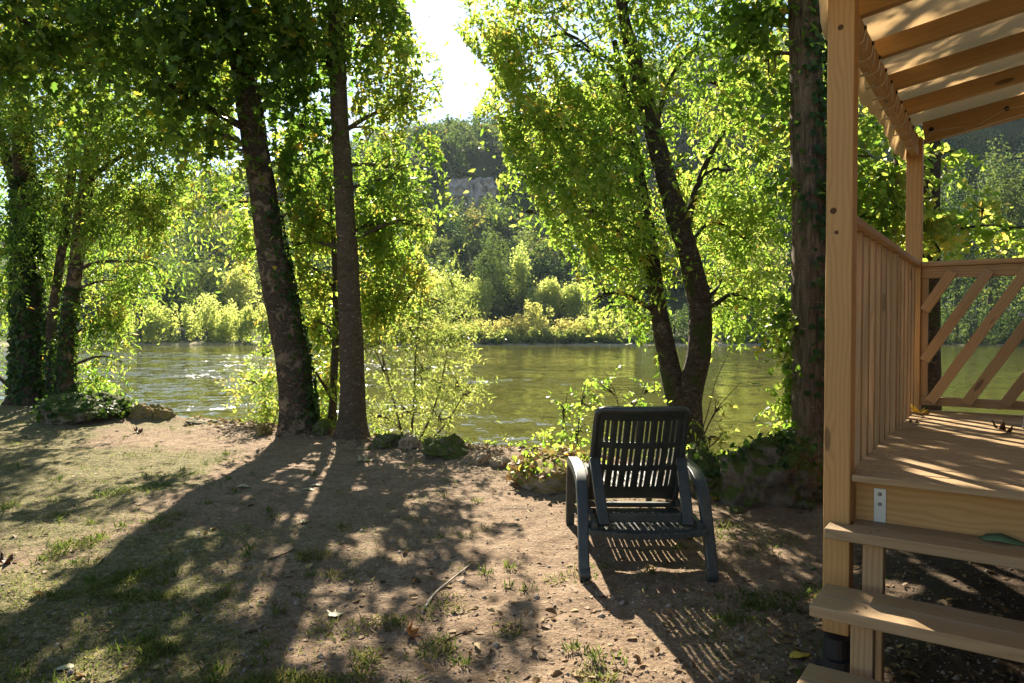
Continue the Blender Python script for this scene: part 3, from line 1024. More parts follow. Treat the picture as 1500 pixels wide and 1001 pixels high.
tree('young_tree', 'thin young tree growing between the leaning trunk and the straight trunk', [
    [(486, 628, 9.7, .062), (488, 580, 9.7, .055), (491, 510, 9.7, .050), (492, 440, 9.7, .046), (490, 380, 9.7, .038), (486, 300, 9.7, .028), (484, 240, 9.7, .015)],
    [(489, 590, 9.7, .025), (478, 570, 9.6, .022), (462, 545, 9.5, .015)],
    [(489, 425, 9.7, .025), (476, 405, 9.6, .022), (452, 388, 9.5, .014)],
    [(492, 530, 9.7, .02), (520, 515, 9.8, .016), (570, 500, 9.9, .009)]],
    [(450, 400, 9.7, .4, .5, .35, 160), (540, 400, 9.9, .45, .6, .4, 200), (560, 455, 9.9, .4, .5, .3, 150), (505, 320, 9.9, .5, .6, .4, 180), (600, 430, 9.8, .35, .5, .3, 120), (455, 330, 9.9, .4, .5, .35, 120), (460, 470, 9.9, .25, .35, .25, 60), (472, 560, 9.9, .24, .3, .35, 90), (478, 480, 10.0, .22, .3, .3, 70), (480, 610, 10.0, .2, .2, .15, 40), (350, 370, 10.2, .35, .4, .35, 110), (405, 320, 10.2, .5, .5, .5, 200), (425, 430, 10.2, .35, .4, .4, 120), (330, 300, 10.2, .3, .4, .3, 70), (440, 230, 10.2, .5, .5, .5, 190)],
    M['leaf_bright'], M['bark_twig'], 105, dict(L=.10, W=.045, droop=.35, m=11, slen=.36, tint=.15), .25, sides=10, knobs=.05)
tree('forked_tree', 'dark forked trunk with broad bright crown rising behind the lounger', [
    [(1000, 668, 7.9, .235), (1003, 625, 7.9, .205), (1012, 570, 7.9, .145), (1024, 515, 7.9, .135), (1026, 460, 7.9, .13), (1012, 390, 7.85, .112), (990, 310, 7.8, .115), (965, 220, 7.8, .105), (940, 130, 7.8, .085), (915, 30, 7.8, .065), (895, -120, 7.8, .04)],
    [(1000, 620, 7.9, .13), (986, 560, 7.95, .115), (973, 500, 8.0, .105), (961, 430, 8.0, .095), (950, 350, 8.05, .095), (938, 270, 8.1, .075), (920, 170, 8.1, .05), (900, 60, 8.1, .03)],
    [(1032, 480, 7.9, .075), (1034, 440, 7.95, .06), (1022, 390, 8.0, .055), (1008, 330, 8.05, .05), (1030, 250, 8.2, .035), (1062, 190, 8.3, .02)],
    [(955, 200, 7.8, .03), (985, 110, 7.9, .022), (1020, 70, 8.0, .012)]],
    [(750, 60, 8.0, .55, .9, .45, 340), (830, 70, 7.9, .8, 1.1, .7, 560), (790, 190, 7.8, .6, .9, .6, 560), (760, 260, 7.7, .35, .6, .4, 330), (860, 230, 7.7, .8, 1.0, .7, 700), (820, 330, 7.6, .5, .8, .5, 420), (770, 310, 7.7, .25, .5, .22, 140), (890, 370, 7.6, .55, .8, .5, 320), (930, 130, 8.0, .8, 1.0, .7, 380), (870, 440, 7.7, .3, .5, .3, 90),
     (1040, 120, 8.3, .8, 1.0, .8, 420), (1070, 250, 8.4, .7, .9, .7, 420), (1090, 350, 8.5, .55, .8, .5, 280), (1060, 420, 8.4, .45, .6, .35, 170), (1120, 440, 8.6, .4, .5, .3, 120), (980, 300, 8.5, .7, .7, .6, 300), (930, 420, 8.4, .4, .5, .4, 120), (1110, 180, 8.6, .6, .8, .6, 240),
     (940, -10, 7.9, 1.0, 1.1, .6, 380), (1080, 0, 8.3, .9, 1.1, .7, 340), (820, -90, 7.9, .9, 1.2, .6, 300), (980, -150, 8, 1.5, 1.5, .8, 520), (1140, -140, 8.3, 1.2, 1.4, .9, 420), (900, -280, 8, 1.4, 1.4, .8, 330), (1060, -340, 8.3, 1.6, 1.6, 1.0, 480)],
    M['leaf_bright'], M['bark_dark'], 106, dict(L=.088, W=.037, droop=.22, m=12, slen=.36, tint=.02, clump=.42, grav=-.08, dens=.75), .15, knobs=.16)
tree('furrowed_tree', 'tall thick furrowed trunk standing just left of the terrace post', [
    [(1192, 700, 6.75, .205), (1190, 640, 6.75, .185), (1188, 500, 6.75, .172), (1186, 330, 6.75, .16), (1182, 160, 6.75, .15), (1178, 0, 6.75, .14), (1174, -180, 6.75, .12), (1170, -420, 6.8, .08), (1165, -620, 6.8, .04)],
    [(1186, 230, 6.8, .03), (1215, 190, 6.9, .025), (1260, 170, 7.1, .014)]],
    [(1160, 40, 7.0, .45, .6, .45, 110), (1120, 90, 7.2, .4, .5, .35, 80), (1180, 250, 6.9, .22, .3, .35, 60), (1160, 210, 7.0, .3, .4, .3, 60), (1215, 130, 7.0, .3, .4, .4, 50), (1270, 230, 7.3, .5, .5, .6, 220), (1290, 320, 7.4, .4, .5, .4, 130), (1150, 560, 6.95, .14, .2, .4, 50), (1155, 470, 6.95, .16, .2, .25, 40),
     (1200, -180, 6.6, 1.2, 1.3, .8, 340), (1150, -420, 6.7, 1.8, 1.8, 1.0, 460), (1400, -420, 6.4, 1.6, 1.4, .8, 160), (1700, -300, 6.3, 1.2, 1.2, .7, 90)],
    M['leaf_mid'], M['bark_rough'], 107, dict(L=.085, W=.075, droop=.45, m=9, slen=.36, shape=OVAL, tint=.1), .30,
    ivy=[(0, .18, .62, 900, .05, .06, (-.7, .7)), (0, .0, .12, 120, .05, .05, None)], knobs=.06)
tree('slim_bank_tree', 'slim bare trunk seen just behind the far roof post of the terrace', [
    [(1322, 640, 8.6, .11), (1321, 500, 8.6, .10), (1322, 350, 8.6, .09), (1320, 200, 8.6, .08), (1316, 30, 8.6, .06), (1312, -200, 8.6, .03)]],
    [(1270, 190, 9.0, .45, .5, .5, 150), (1290, 290, 9.2, .4, .5, .4, 110), (1260, 330, 9.2, .35, .5, .3, 100), (1330, -150, 8.6, 1.4, 1.4, .9, 200)],
    M['leaf_mid'], M['bark_rough'], 108, dict(L=.09, W=.07, droop=.4, m=9, slen=.36, shape=OVAL, tint=.1), .2)
tree('speckled_tree', 'dark trunk with pale specks standing right behind the far roof post', [
    [(1362, 660, 8.0, .13), (1362, 560, 8.0, .115), (1362, 420, 8.0, .105), (1363, 280, 8.0, .10), (1365, 120, 8.0, .09), (1368, -100, 8.0, .06)],
    [(1364, 330, 8.0, .02), (1400, 335, 7.8, .016), (1450, 330, 7.5, .011), (1500, 335, 7.3, .006)]],
    [(1440, 305, 7.6, .24, .3, .12, 26), (1400, 330, 7.8, .2, .3, .14, 14), (1480, 335, 7.4, .26, .3, .10, 22), (1540, 330, 7.4, .3, .3, .14, 16), (1400, 222, 7.9, .22, .3, .10, 16), (1370, -150, 8, 1.4, 1.4, .9, 180), (1560, -160, 7.6, 1.0, 1.2, .6, 80)],
    M['leaf_bright'], M['bark_dark'], 109, dict(L=.075, W=.07, droop=.4, m=8, slen=.32, shape=OVAL, tint=.1), .2, knobs=.06)

# --- shrubs on the bank slope
tree('willow_shrub', 'airy pale green willow shrub on the bank right of the straight trunk', [
    [(600, 665, 9.7, .02), (606, 590, 9.7, .014), (610, 500, 9.7, .010), (620, 410, 9.6, .005)],
    [(596, 665, 9.7, .018), (580, 600, 9.8, .012), (560, 520, 9.9, .007)],
    [(604, 665, 9.7, .018), (635, 600, 9.6, .013), (655, 520, 9.6, .009), (668, 440, 9.5, .004)],
    [(606, 665, 9.7, .016), (650, 625, 9.5, .011), (690, 560, 9.4, .006)]],
    [(590, 600, 9.6, .5, .5, .35, 90), (620, 540, 9.6, .5, .5, .4, 130), (560, 540, 9.8, .4, .5, .4, 100), (650, 500, 9.5, .35, .4, .4, 90), (640, 440, 9.6, .3, .4, .35, 80), (600, 480, 9.7, .4, .5, .35, 100), (670, 560, 9.4, .3, .4, .3, 50), (640, 610, 9.4, .4, .4, .25, 60), (550, 610, 9.8, .35, .4, .3, 60), (660, 410, 9.5, .2, .3, .2, 40), (690, 575, 9.3, .2, .3, .2, 20)],
    M['leaf_willow'], M['bark_twig'], 120, dict(L=.075, W=.020, droop=.15, m=15, slen=.42, grav=.45, clump=.36, sun=False, view=False, dens=.55), 0, cat='shrub', sides=6)
tree('leafy_shrub', 'small yellow green shrub at the water just left of the leaning trunk', [
    [(392, 640, 10.4, .016), (388, 590, 10.4, .011), (380, 530, 10.4, .006)],
    [(396, 640, 10.4, .014), (408, 590, 10.4, .009), (412, 520, 10.4, .005)]],
    [(385, 590, 10.3, .3, .35, .25, 60), (400, 550, 10.4, .25, .3, .3, 50), (365, 560, 10.3, .25, .3, .2, 36), (395, 515, 10.4, .15, .3, .2, 24), (420, 590, 10.4, .2, .3, .25, 30)],
    M['leaf_bright'], M['bark_twig'], 121, dict(L=.06, W=.028, droop=.2, m=11, slen=.3, grav=.2, tint=.2, sun=False, view=False), 0, cat='shrub', sides=6)
tree('leafy_weed', 'tall sunlit weed with pale leaves left of the lounger backrest', [
    [(822, 660, 7.6, .010), (826, 610, 7.6, .007), (832, 570, 7.6, .004)], [(845, 655, 7.5, .009), (850, 600, 7.5, .006), (858, 560, 7.5, .003)], [(900, 655, 7.6, .009), (905, 590, 7.6, .005), (885, 545, 7.6, .003)], [(930, 655, 7.6, .008), (935, 600, 7.6, .004), (945, 560, 7.6, .003)]],
    [(826, 600, 7.55, .14, .15, .14, 22), (855, 585, 7.5, .15, .15, .16, 24), (845, 630, 7.5, .22, .18, .12, 46), (890, 570, 7.6, .14, .14, .14, 14), (925, 590, 7.6, .2, .15, .14, 20), (800, 640, 7.6, .12, .12, .08, 24), (950, 570, 7.6, .12, .12, .1, 12)],
    M['leaf_bright'], M['bark_twig'], 122, dict(L=.055, W=.040, droop=.25, m=5, slen=.2, shape=OVAL, grav=.25, tint=-.05, dens=.6, sun=False, view=False), 0, cat='weed', sides=5)
tree('twiggy_weed', 'sparse bare twiggy weed with few yellow leaves right of the lounger', [
    [(1012, 680, 7.3, .012), (1030, 640, 7.3, .009), (1050, 600, 7.3, .006), (1085, 560, 7.3, .003)], [(1012, 680, 7.3, .009), (1035, 610, 7.35, .006), (1048, 560, 7.4, .004), (1066, 520, 7.4, .0025)], [(1012, 680, 7.3, .009), (1016, 640, 7.25, .006), (1024, 580, 7.2, .004)], [(1020, 670, 7.3, .008), (1045, 650, 7.2, .006), (1060, 632, 7.15, .004)]],
    [(1040, 640, 7.25, .14, .12, .10, 9), (1022, 660, 7.25, .12, .12, .08, 8), (1050, 600, 7.3, .1, .1, .1, 5), (1015, 625, 7.25, .06, .1, .08, 4)],
    M['leaf_bright'], M['bark_twig'], 123, dict(L=.08, W=.03, droop=.5, m=4, slen=.14, tint=.35, sun=False, view=False), 0, cat='weed', sides=5)
tree('bramble', 'low sunlit creeper climbing beside the furrowed trunk above the water', [
    [(1150, 690, 7.2, .012), (1150, 620, 7.2, .009), (1158, 540, 7.2, .006), (1152, 470, 7.2, .004)]],
    [(1152, 600, 7.2, .13, .15, .16, 22), (1160, 530, 7.2, .12, .15, .18, 28), (1145, 500, 7.2, .12, .12, .1, 14), (1158, 640, 7.1, .1, .12, .12, 14), (1160, 470, 7.1, .1, .12, .12, 12)],
    M['leaf_bright'], M['bark_twig'], 124, dict(L=.06, W=.05, droop=.35, m=6, slen=.2, shape=OVAL, tint=.2, sun=False, view=False), 0, cat='creeper', sides=5)


# ------------------------------------------------------------------ far bank
def far_crown(c, rad, g, n, card, lobes=10, tint0=.4, up=.0, low=.25, jit=.38, spire=0.0):
    """clumped crown of a distant tree: leaf sprays as small faces on the skins of lobes"""
    c, rad = np.array(c, float), np.array(rad, float)
    d = unit(g.normal(size=(lobes, 3)) + np.array([0, 0, low]))
    lc = c + d * rad * g.uniform(.35, .72, (lobes, 1))
    lr = rad.mean() * g.uniform(.32, .55, lobes) * (1 - .35 * spire)
    if spire:                                       # upright shoots of uneven height instead of one dome
        a = g.uniform(0, 2 * math.pi, lobes); q = np.sqrt(g.random(lobes))
        hgt = g.uniform(-.95, .55, lobes) * (1.15 - .5 * q)
        lc = c + np.stack([q * np.cos(a) * rad[0] * 1.25, q * np.sin(a) * rad[1], hgt * rad[2]], -1)
    lt = tint0 + g.normal(0, .13, lobes)
    w = g.integers(0, lobes, n)
    dd = unit(g.normal(size=(n, 3)) + np.array([0, 0, .2]))
    P = lc[w] + dd * (lr[w] * g.uniform(.72, 1.12, n))[:, None] * (rad / rad.mean() * np.array([1 - .25 * spire, 1 - .25 * spire, 1 + .9 * spire]))
    N = dd + jit * g.normal(size=(n, 3))
    D = unit(np.cross(N, g.normal(size=(n, 3))) + np.array([0, 0, up]))
    L = card * g.uniform(.6, 1.5, n)
    return place_leaves(P, D, N, L, L * .62, LANCE, np.clip(lt[w] + g.normal(0, .12, n), 0, 1))


g = np.random.default_rng(300)
parts = []
yy, count = 143.0, 0
while yy < 345:
    step = 6.2 + (yy - 131) * .012
    x = -.60 * yy - 20 + g.uniform(0, step)
    while x < .78 * yy + 20:
        X, Y = x + g.normal(0, 1.3), yy + g.normal(0, 1.5)
        x += step * g.uniform(.75, 1.25)
        pxx, pyy = to_px(np.array([X, Y, float(far_z(X, Y)) + 3]))
        if 658 < pxx < 720 and 268 < pyy < 318:          # bare rock face
            continue
        if not (180 < pxx < 1120 or 1370 < pxx < 1540):
            if g.random() < .55:
                continue
        r = g.uniform(2.6, 5.4) * (1 + .1 * g.normal())
        z = float(far_z(X, Y))
        h = r * g.uniform(.9, 1.5)
        n = int((420 if Y < 190 else 280) * (r / 4) ** 1.5)
        parts.append(far_crown((X, Y, z + h * .8), (r, r, h), g, n, .62 + (Y - 130) * .0024, 7, g.uniform(.1, .8)))
        count += 1
    yy += step * .82
V, Fc, T = cat_mesh(parts)
tag(np_mesh('hillside_wood', V, Fc, M['far_leaf'], None, False, {'tint': T}), 'dense mixed wood covering the steep hillside across the river', 'wood', kind='stuff')


def cliff(px0, px1, py0, py1, Y, seed, name):
    g = np.random.default_rng(seed)
    n, m = 70, 50
    V = []
    for j in range(m):
        for i in range(n):
            u, v = i / (n - 1), j / (m - 1)
            p = at(px0 + (px1 - px0) * u, py1 + (py0 - py1) * v, Y)
            k = mnoise.fractal(Vector((u * 6 + seed, v * 3, 0)), .7, 2.1, 7)
            k2 = abs(mnoise.noise(Vector((u * 9 + seed, v * 1.2, 4))))
            edge = min(u, 1 - u, 1.2 * (1 - v)) * 6
            y = p[1] - 4.0 * k - 5.0 * k2 + 7.0 * v + 1.2 * abs(math.sin(v * 17 + 3 * k)) + 9 * max(0, 1 - edge) ** 2
            V.append((p[0] + 1.2 * k, y, p[2] + .8 * k))
    F_ = [(j * n + i, j * n + i + 1, (j + 1) * n + i + 1, (j + 1) * n + i) for j in range(m - 1) for i in range(n - 1)]
    return tag(np_mesh(name, np.array(V), np.array(F_), M['cliff'], None, False), kind='structure')


cliff(645, 735, 248, 326, 228, 5, 'cliff')
cliff(1010, 1120, 60, 130, 262, 9, 'cliff')


def far_tree(name, label, px, py_base, py_top, w_px, Y, leaf, seed, n=2600, lobes=16, tint=.5, card=.42, cat='tree', group=None, up=0.0, trunk=True):
    g = np.random.default_rng(seed)
    b = at(px, py_base, Y)
    zg = float(far_z(b[0], b[1]))
    top = at(px, py_top, Y)[2]
    H = top - zg
    rx = w_px / F * Y / 2
    root = empty(name, (b[0], b[1], zg))
    tag(root, label, cat, group)
    low = .04 if trunk else -.05
    cz = H * (low + 1) / 2
    d = far_crown((0, 0, cz), (rx, rx * .9, H * (1 - low) / 2), g, int(n * 1.5), card, lobes + (6 if trunk else 14), tint, up, .0 if trunk else -.35, .8 if leaf is not L_ else .5, 0.0 if trunk else 1.0)
    leaves_obj('crown', d, leaf, root, (0, 0, 0))
    mb = MB()
    k = 1 if trunk else 4
    for i in range(k):
        a = g.uniform(0, 6.28)
        s = 0 if trunk else rx * .4
        mb.tube([(0, 0, -.5), (s * .3 * math.cos(a), s * .3 * math.sin(a), H * .3), (s * math.cos(a), s * math.sin(a), H * .75)],
                [.09 * H ** .5, .06 * H ** .5, .02], 7)
    mb.build('trunk', M['bark_dark'], root, True)
    return root


W_ = M['far_willow']; L_ = M['far_leaf']
far = [
    # (name, label, px, base, top, width, depth, leaf, n, lobes, tint, up)
    ('willow_bush', 'pale willow bush half hidden by hanging leaves, leftmost on the far shore', 205, 502, 440, 60, 113, W_, 2200, 14, .5, .7),
    ('willow_bush', 'second pale willow bush from the left on the far shore', 250, 502, 443, 58, 114, W_, 2200, 14, .45, .8),
    ('willow_bush', 'tall pointed willow bush at the middle of the far left shore', 305, 502, 430, 66, 114, W_, 2600, 16, .55, .9),
    ('willow_bush', 'pale willow bush between the tall pointed one and the leaning trunk', 352, 502, 447, 60, 113, W_, 2200, 14, .5, .8),
    ('willow_bush', 'far willow bush seen against the left edge of the leaning trunk', 393, 502, 444, 56, 113, W_, 2000, 14, .6, .7),
    ('riverside_tree', 'grey green rounded tree behind the far left willow bushes', 245, 480, 375, 80, 134, L_, 2800, 18, .35, 0),
    ('riverside_tree', 'dark rounded tree behind the tall pointed far willow', 305, 480, 378, 74, 134, L_, 2800, 18, .45, 0),
    ('riverside_tree', 'yellow topped tree on far shore just left of the leaning trunk', 350, 480, 380, 72, 134, W_, 2800, 18, .75, 0),
    ('riverside_tree', 'dark tree showing between the leaning trunk and the young tree', 468, 500, 405, 80, 134, L_, 2800, 18, .3, 0),
    ('riverside_tree', 'broad light green tree behind the airy willow shrub across the river', 640, 485, 392, 110, 134, W_, 3400, 20, .5, 0),
    ('riverside_tree', 'small light green tree above the left end of the scrub bank', 700, 470, 405, 52, 134, W_, 2000, 14, .45, 0),
    ('round_tree', 'large round dark crown standing out at the foot of the hill', 722, 455, 336, 58, 140, L_, 2800, 20, .5, 0),
    ('round_tree', 'pale narrow crown right of the large round dark crown', 765, 455, 345, 36, 142, W_, 2000, 14, .4, 0),
    ('riverside_tree', 'fresh green bushy tree on far bank behind the brown bush', 800, 475, 405, 62, 134, W_, 2600, 16, .6, 0),
    ('riverside_tree', 'light green tree on far bank at edge of the forked tree crown', 845, 475, 412, 56, 134, W_, 2200, 16, .45, 0),
    ('brown_bush', 'pale brownish domed bush on top of the far scrub bank', 781, 472, 440, 42, 118, M['scrub'], 1300, 10, .55, 0),
    ('shore_bush', 'low rounded green bush at the water below the scrub bank', 835, 506, 484, 40, 112, L_, 1300, 10, .6, 0),
    ('shore_bush', 'light bush on far shore left of the forked trunks', 890, 508, 452, 66, 113, W_, 2400, 14, .5, .3),
    ('shore_bush', 'dark bush on far shore seen between the two forked trunks', 985, 508, 440, 70, 114, L_, 2200, 14, .4, 0),
    ('shore_bush', 'dark overhanging bush on far shore right of the forked trunks', 1075, 513, 445, 80, 113, L_, 2400, 14, .3, 0),
    ('poplar', 'yellowing thin poplar on far shore left of the furrowed trunk', 1122, 512, 300, 60, 115, M['scrub'], 3200, 24, .4, .6),
    ('poplar', 'pale green poplar across the river behind the forked crown', 1080, 510, 330, 55, 118, W_, 2800, 22, .5, .5),
    ('shore_bush', 'dark bush on far shore touching the furrowed trunk', 1150, 512, 440, 50, 112, L_, 1800, 14, .35, 0),
    ('tall_alder', 'tall dark far tree seen through the left of the diagonal railing', 1400, 512, 240, 90, 112, L_, 4200, 26, .35, 0),
    ('tall_alder', 'tall grey green far tree above the middle of the diagonal railing', 1450, 512, 205, 92, 113, L_, 4600, 26, .55, 0),
    ('tall_alder', 'tall far tree at the right picture edge above the railing', 1508, 512, 200, 90, 112, L_, 4200, 26, .55, 0),
    ('shore_bush', 'dark bush drooping over the far water behind the diagonal boards', 1425, 516, 440, 110, 110, L_, 2600, 16, .3, 0),
    ('shore_bush', 'far dark waterside bush at the right edge behind the boards', 1495, 516, 430, 90, 110, L_, 2600, 16, .35, 0),
]
for i, (nm, lb, px, pb, pt, wp, Y, lf, n, lo, ti, up) in enumerate(far):
    far_tree(nm, lb, px, pb, pt, wp, Y, lf, 400 + i, n, lo, ti, .36 if 'bush' in nm else .42, 'bush' if 'bush' in nm else 'tree',
             'bushes and trees on the far shore', up, 'bush' not in nm)

g = np.random.default_rng(500)
parts = []
for i in range(300):
    px = g.uniform(520, 900); Y = g.uniform(110.0, 115.5)
    b = at(px, 500, Y)
    z = float(far_z(b[0], Y))
    h = g.uniform(1.3, 2.7) * (1.25 if Y > 113 else .8)
    parts.append(far_crown((b[0], Y, z + h * .5), (1.3, 1.2, h * .8), g, 150, .30, 6, .25 + .6 * sstep(110.5, 113.5, Y) + g.normal(0, .1)))
V, Fc, T = cat_mesh(parts)
tag(np_mesh('scrub_bank', V, Fc, M['scrub'], None, False, {'tint': T}), 'band of yellow green scrub along the far river bank', 'scrub', kind='stuff')
parts = []
for i in range(560):
    px = g.uniform(60, 1560); Y = g.uniform(109.2, 112.0)
    if 180 < px < 420 and (g.random() < .75 or Y < 110.5): continue
    b = at(px, 500, Y)
    z = float(far_z(b[0], Y))
    h = g.uniform(.35, 1.0)
    parts.append(far_crown((b[0], Y, z + h * .5), (1.0, .8, h), g, 70, .26, 5, g.uniform(.2, .6)))
V, Fc, T = cat_mesh(parts)
tag(np_mesh('shore_weeds', V, Fc, M['far_leaf'], None, False, {'tint': T}), 'low green weeds fringing the far waterline', 'weeds', kind='stuff')

# ------------------------------------------------------------------ timber terrace (local x = along the front, y = into the deck)
terr = empty('wooden_terrace', (P0[0], P0[1], 0), -TH)
tag(terr, 'raised wooden terrace with canvas roof, railings and steps at the right', 'terrace')


def tpart(name, fn, mat, bevel=.004, parent=None, smooth=False):
    mb = MB(); fn(mb)
    return mb.build(name, mat, parent or terr, smooth, bevel)


for (x, y, top) in ((0, 0, 2.92), (0, 2.65, 2.72), (2.5, 0, 2.85), (2.5, 2.65, 2.72)):
    tpart('post', lambda mb: mb.span(x, x + .10, y, y + .10, .155, top, 2), M['pine'], .006)

    def ped(mb):
        mb.tube([(x + .05, y + .05, -.12), (x + .05, y + .05, .02)], [.085, .085], 20)
        mb.tube([(x + .05, y + .05, .02), (x + .05, y + .05, .05), (x + .05, y + .05, .052), (x + .05, y + .05, .13), (x + .05, y + .05, .1545)], [.08, .078, .055, .05, .06], 20)
    tpart('pedestal', ped, M['black'], 0)

post0 = [o for o in terr.children if o.name.startswith('post')][0]
M['knot'] = plain('wood_knot', (.13, .06, .025), .7, .2, 0, 120, .3, .5)
for kx, kz, kr in ((.028, 1.862, .0125), (.040, 1.775, .008), (.048, 2.585, .011)):
    mb = MB(); mb.tube([(kx, .004, kz), (kx, -.0008, kz), (kx, -.0016, kz)], [kr, kr, kr * .7], 14); mb.build('knot', M['knot'], post0, True)

nb = 18
pitch = 2.70 / nb
for i in range(nb):
    y0 = .0 + i * pitch
    x0 = .104 if (y0 < .11 or y0 > 2.5) else .085
    fb = tpart('floor_board', lambda mb: mb.span(x0, 2.5, y0, y0 + pitch - .010, .782, .81 + (i % 3 - 1) * .0008, 0), M['pine_deck'], .004)
    for sx in (.165, .70):
        for sy in (.035, .105):
            mb = MB(); zt = .81 + (i % 3 - 1) * .0008
            mb.tube([(sx + .004 * math.sin(i * 7), y0 + sy, zt - .002), (sx + .004 * math.sin(i * 7), y0 + sy, zt + .0012)], [.0052, .0045], 8)
            mb.build('screw', M['eyelet'], fb)
tpart('fascia', lambda mb: mb.span(.104, 2.5, .100, .140, .575, .780, 0), M['pine'], .004)
tpart('side_beam', lambda mb: mb.span(.082, .122, .142, 2.64, .585, .780, 1), M['pine_rail'], .004)
tpart('joist', lambda mb: mb.span(1.2, 1.25, .142, 2.68, .60, .780, 1), M['pine_rail'], .003)
tpart('side_beam', lambda mb: mb.span(.13, 2.5, 2.652, 2.692, .60, .780, 0), M['pine_rail'], .004)


def bracket(mb):
    mb.span(.172, .216, .0955, .0995, .60, .748, 2)


br = tpart('steel_bracket', bracket, M['steel'], .001)
for z in (.725, .685):
    mb = MB(); mb.tube([(.194, .0955, z), (.194, .0915, z), (.194, .0885, z)], [.008, .0075, .004], 6); mb.build('bolt', M['screw'], br)

# steps: two planks each on short legs
for (za, ya, yb, xa) in ((.615, -.13, .096, .03), (.41, -.42, -.15, .04), (.205, -.70, -.42, .04)):
    ym = (ya + yb) / 2
    st = tpart('step', lambda mb: mb.span(xa, 2.5, ya, ym - .004, za - .042, za, 0), M['pine_step'], .006)
    x2 = .108 if za > .6 else xa
    for sx in (.19, .21):
        mb = MB(); mb.tube([(sx, ya + .03 + (sx - .19) * 2.6, za - .002), (sx, ya + .03 + (sx - .19) * 2.6, za + .0012)], [.0052, .0045], 8)
        mb.build('screw', M['eyelet'], st)
    tpart('plank', lambda mb: mb.span(x2, 2.5, (ym + .004 if za < .6 else ya + .118), yb, za - .042, za - .001, 0), M['pine_step'], .006, st)
for x in (.158, 1.3, 2.3):
    tpart('step_leg', lambda mb: mb.span(x, x + .072, -.075, -.005, -.05, .572, 2), M['pine_rail'], .004)
    tpart('step_leg', lambda mb: mb.span(x + .006, x + .078, -.355, -.285, -.05, .367, 2), M['pine_rail'], .004)

# left railing
tpart('handrail', lambda mb: mb.span(.018, .100, .101, 2.649, 1.815, 1.85, 1), M['pine_rail'], .006)
for y in (.17, .355, .54, .725, .91, 1.095, 1.28, 1.70, 1.89, 2.08, 2.27, 2.46):
    tpart('baluster', lambda mb: mb.span(.036, .080, y, y + .044, .60, 1.8145, 2), M['pine_rail'], .004)
tpart('rail_post', lambda mb: mb.span(.020, .090, 1.455, 1.525, .58, 1.8145, 2), M['pine_rail'], .005)
# far railing with diagonal boards
tpart('handrail', lambda mb: mb.span(.101, 2.5, 2.645, 2.735, 1.815, 1.85, 0), M['pine_rail'], .006)
tpart('rail_board', lambda mb: mb.span(.101, 2.5, 2.67, 2.705, 1.735, 1.8145, 0), M['pine_rail'], .004)
tpart('rail_board', lambda mb: mb.span(.101, 2.5, 2.67, 2.712, .845, .905, 0), M['pine_rail'], .004)
tpart('rail_post', lambda mb: mb.span(.101, .143, 2.675, 2.717, .906, 1.734, 2), M['pine_rail'], .004)
k = -2
while True:
    xb = .165 + .212 * k
    k += 1
    xa, za, xt, zt = xb, .872, xb + .545, 1.775
    if xa > 2.3: break
    if xa < .125:
        za += (.125 - xa) * (zt - za) / (xt - xa); xa = .125
    if xt > 2.46:
        zt -= (xt - 2.46) * (zt - za) / (xt - xa); xt = 2.46
    tpart('diagonal_board', lambda mb: mb.bar((xa, 2.652 + .0, za), (xt, 2.652, zt), .034, .066, (0, 1, 0)) if False else mb.bar((xa, 2.651, za), (xt, 2.651, zt), .066, .034, (0, 1, 0)), M['pine_rail'], .003)

# roof
SL = math.tan(R(9.0))
RIDGE = 1.30


def roof_z(x):
    return x * SL if x <= RIDGE else (2 * RIDGE - x) * SL


tpart('eaves_beam', lambda mb: mb.span(.030, .078, .101, 2.649, 2.585, 2.715, 1), M['pine_roof'], .004)
tpart('ridge_beam', lambda mb: mb.span(1.278, 1.322, -.45, 2.72, 2.80, 2.92, 1), M['pine_roof'], .004)
for y in (-.29, .28, .85, 1.42, 1.99):
    def rf(mb):
        z = 2.716 + .046
        mb.bar((.03, y + .022, z), (1.277, y + .022, z + 1.247 * SL), .044, .092)
        mb.bar((2.57, y + .022, z), (1.323, y + .022, z + 1.247 * SL), .044, .092)
    tpart('rafter', rf, M['pine_roof'], .004)


def endb(mb):
    z = 2.716 + .036
    mb.bar((.104, 2.68, z), (1.277, 2.68, z + 1.173 * SL), .044, .145)
    mb.bar((2.57, 2.68, z), (1.323, 2.68, z + 1.247 * SL), .044, .145)


tpart('end_beam', endb, M['pine_roof'], .004)

# canvas over the rafters, its hem hanging outside the eaves beam
V, nX, nY = [], 34, 80
for j in range(nY):
    y = -.95 + 3.69 * j / (nY - 1)
    hem = float(sstep(-.10, .02, y))
    for i in range(nX):
        if i < 6:                                   # the hem
            t = i / 5
            wav = .006 * math.sin(y * 24.0) + .010 * math.sin(y * 5.1)
            x = -.012 - .010 * (1 - t) + .5 * wav
            z = 2.825 - .263 * (1 - t) * hem + wav * (1 - t) * 1.2 * hem
        else:
            t = (i - 6) / (nX - 7)
            x = .02 + 2.56 * t
            sag = .010 * math.sin(math.pi * (((y + .29) / .57) % 1.0))
            z = 2.83 + roof_z(x) - sag
        V.append((x, y, z))
Fq = [(j * nX + i, j * nX + i + 1, (j + 1) * nX + i + 1, (j + 1) * nX + i) for j in range(nY - 1) for i in range(nX - 1)]
cv = np_mesh('canvas_roof', np.array(V), np.array(Fq), M['canvas'], terr, True)
sm = cv.modifiers.new('thickness', 'SOLIDIFY'); sm.thickness = .003

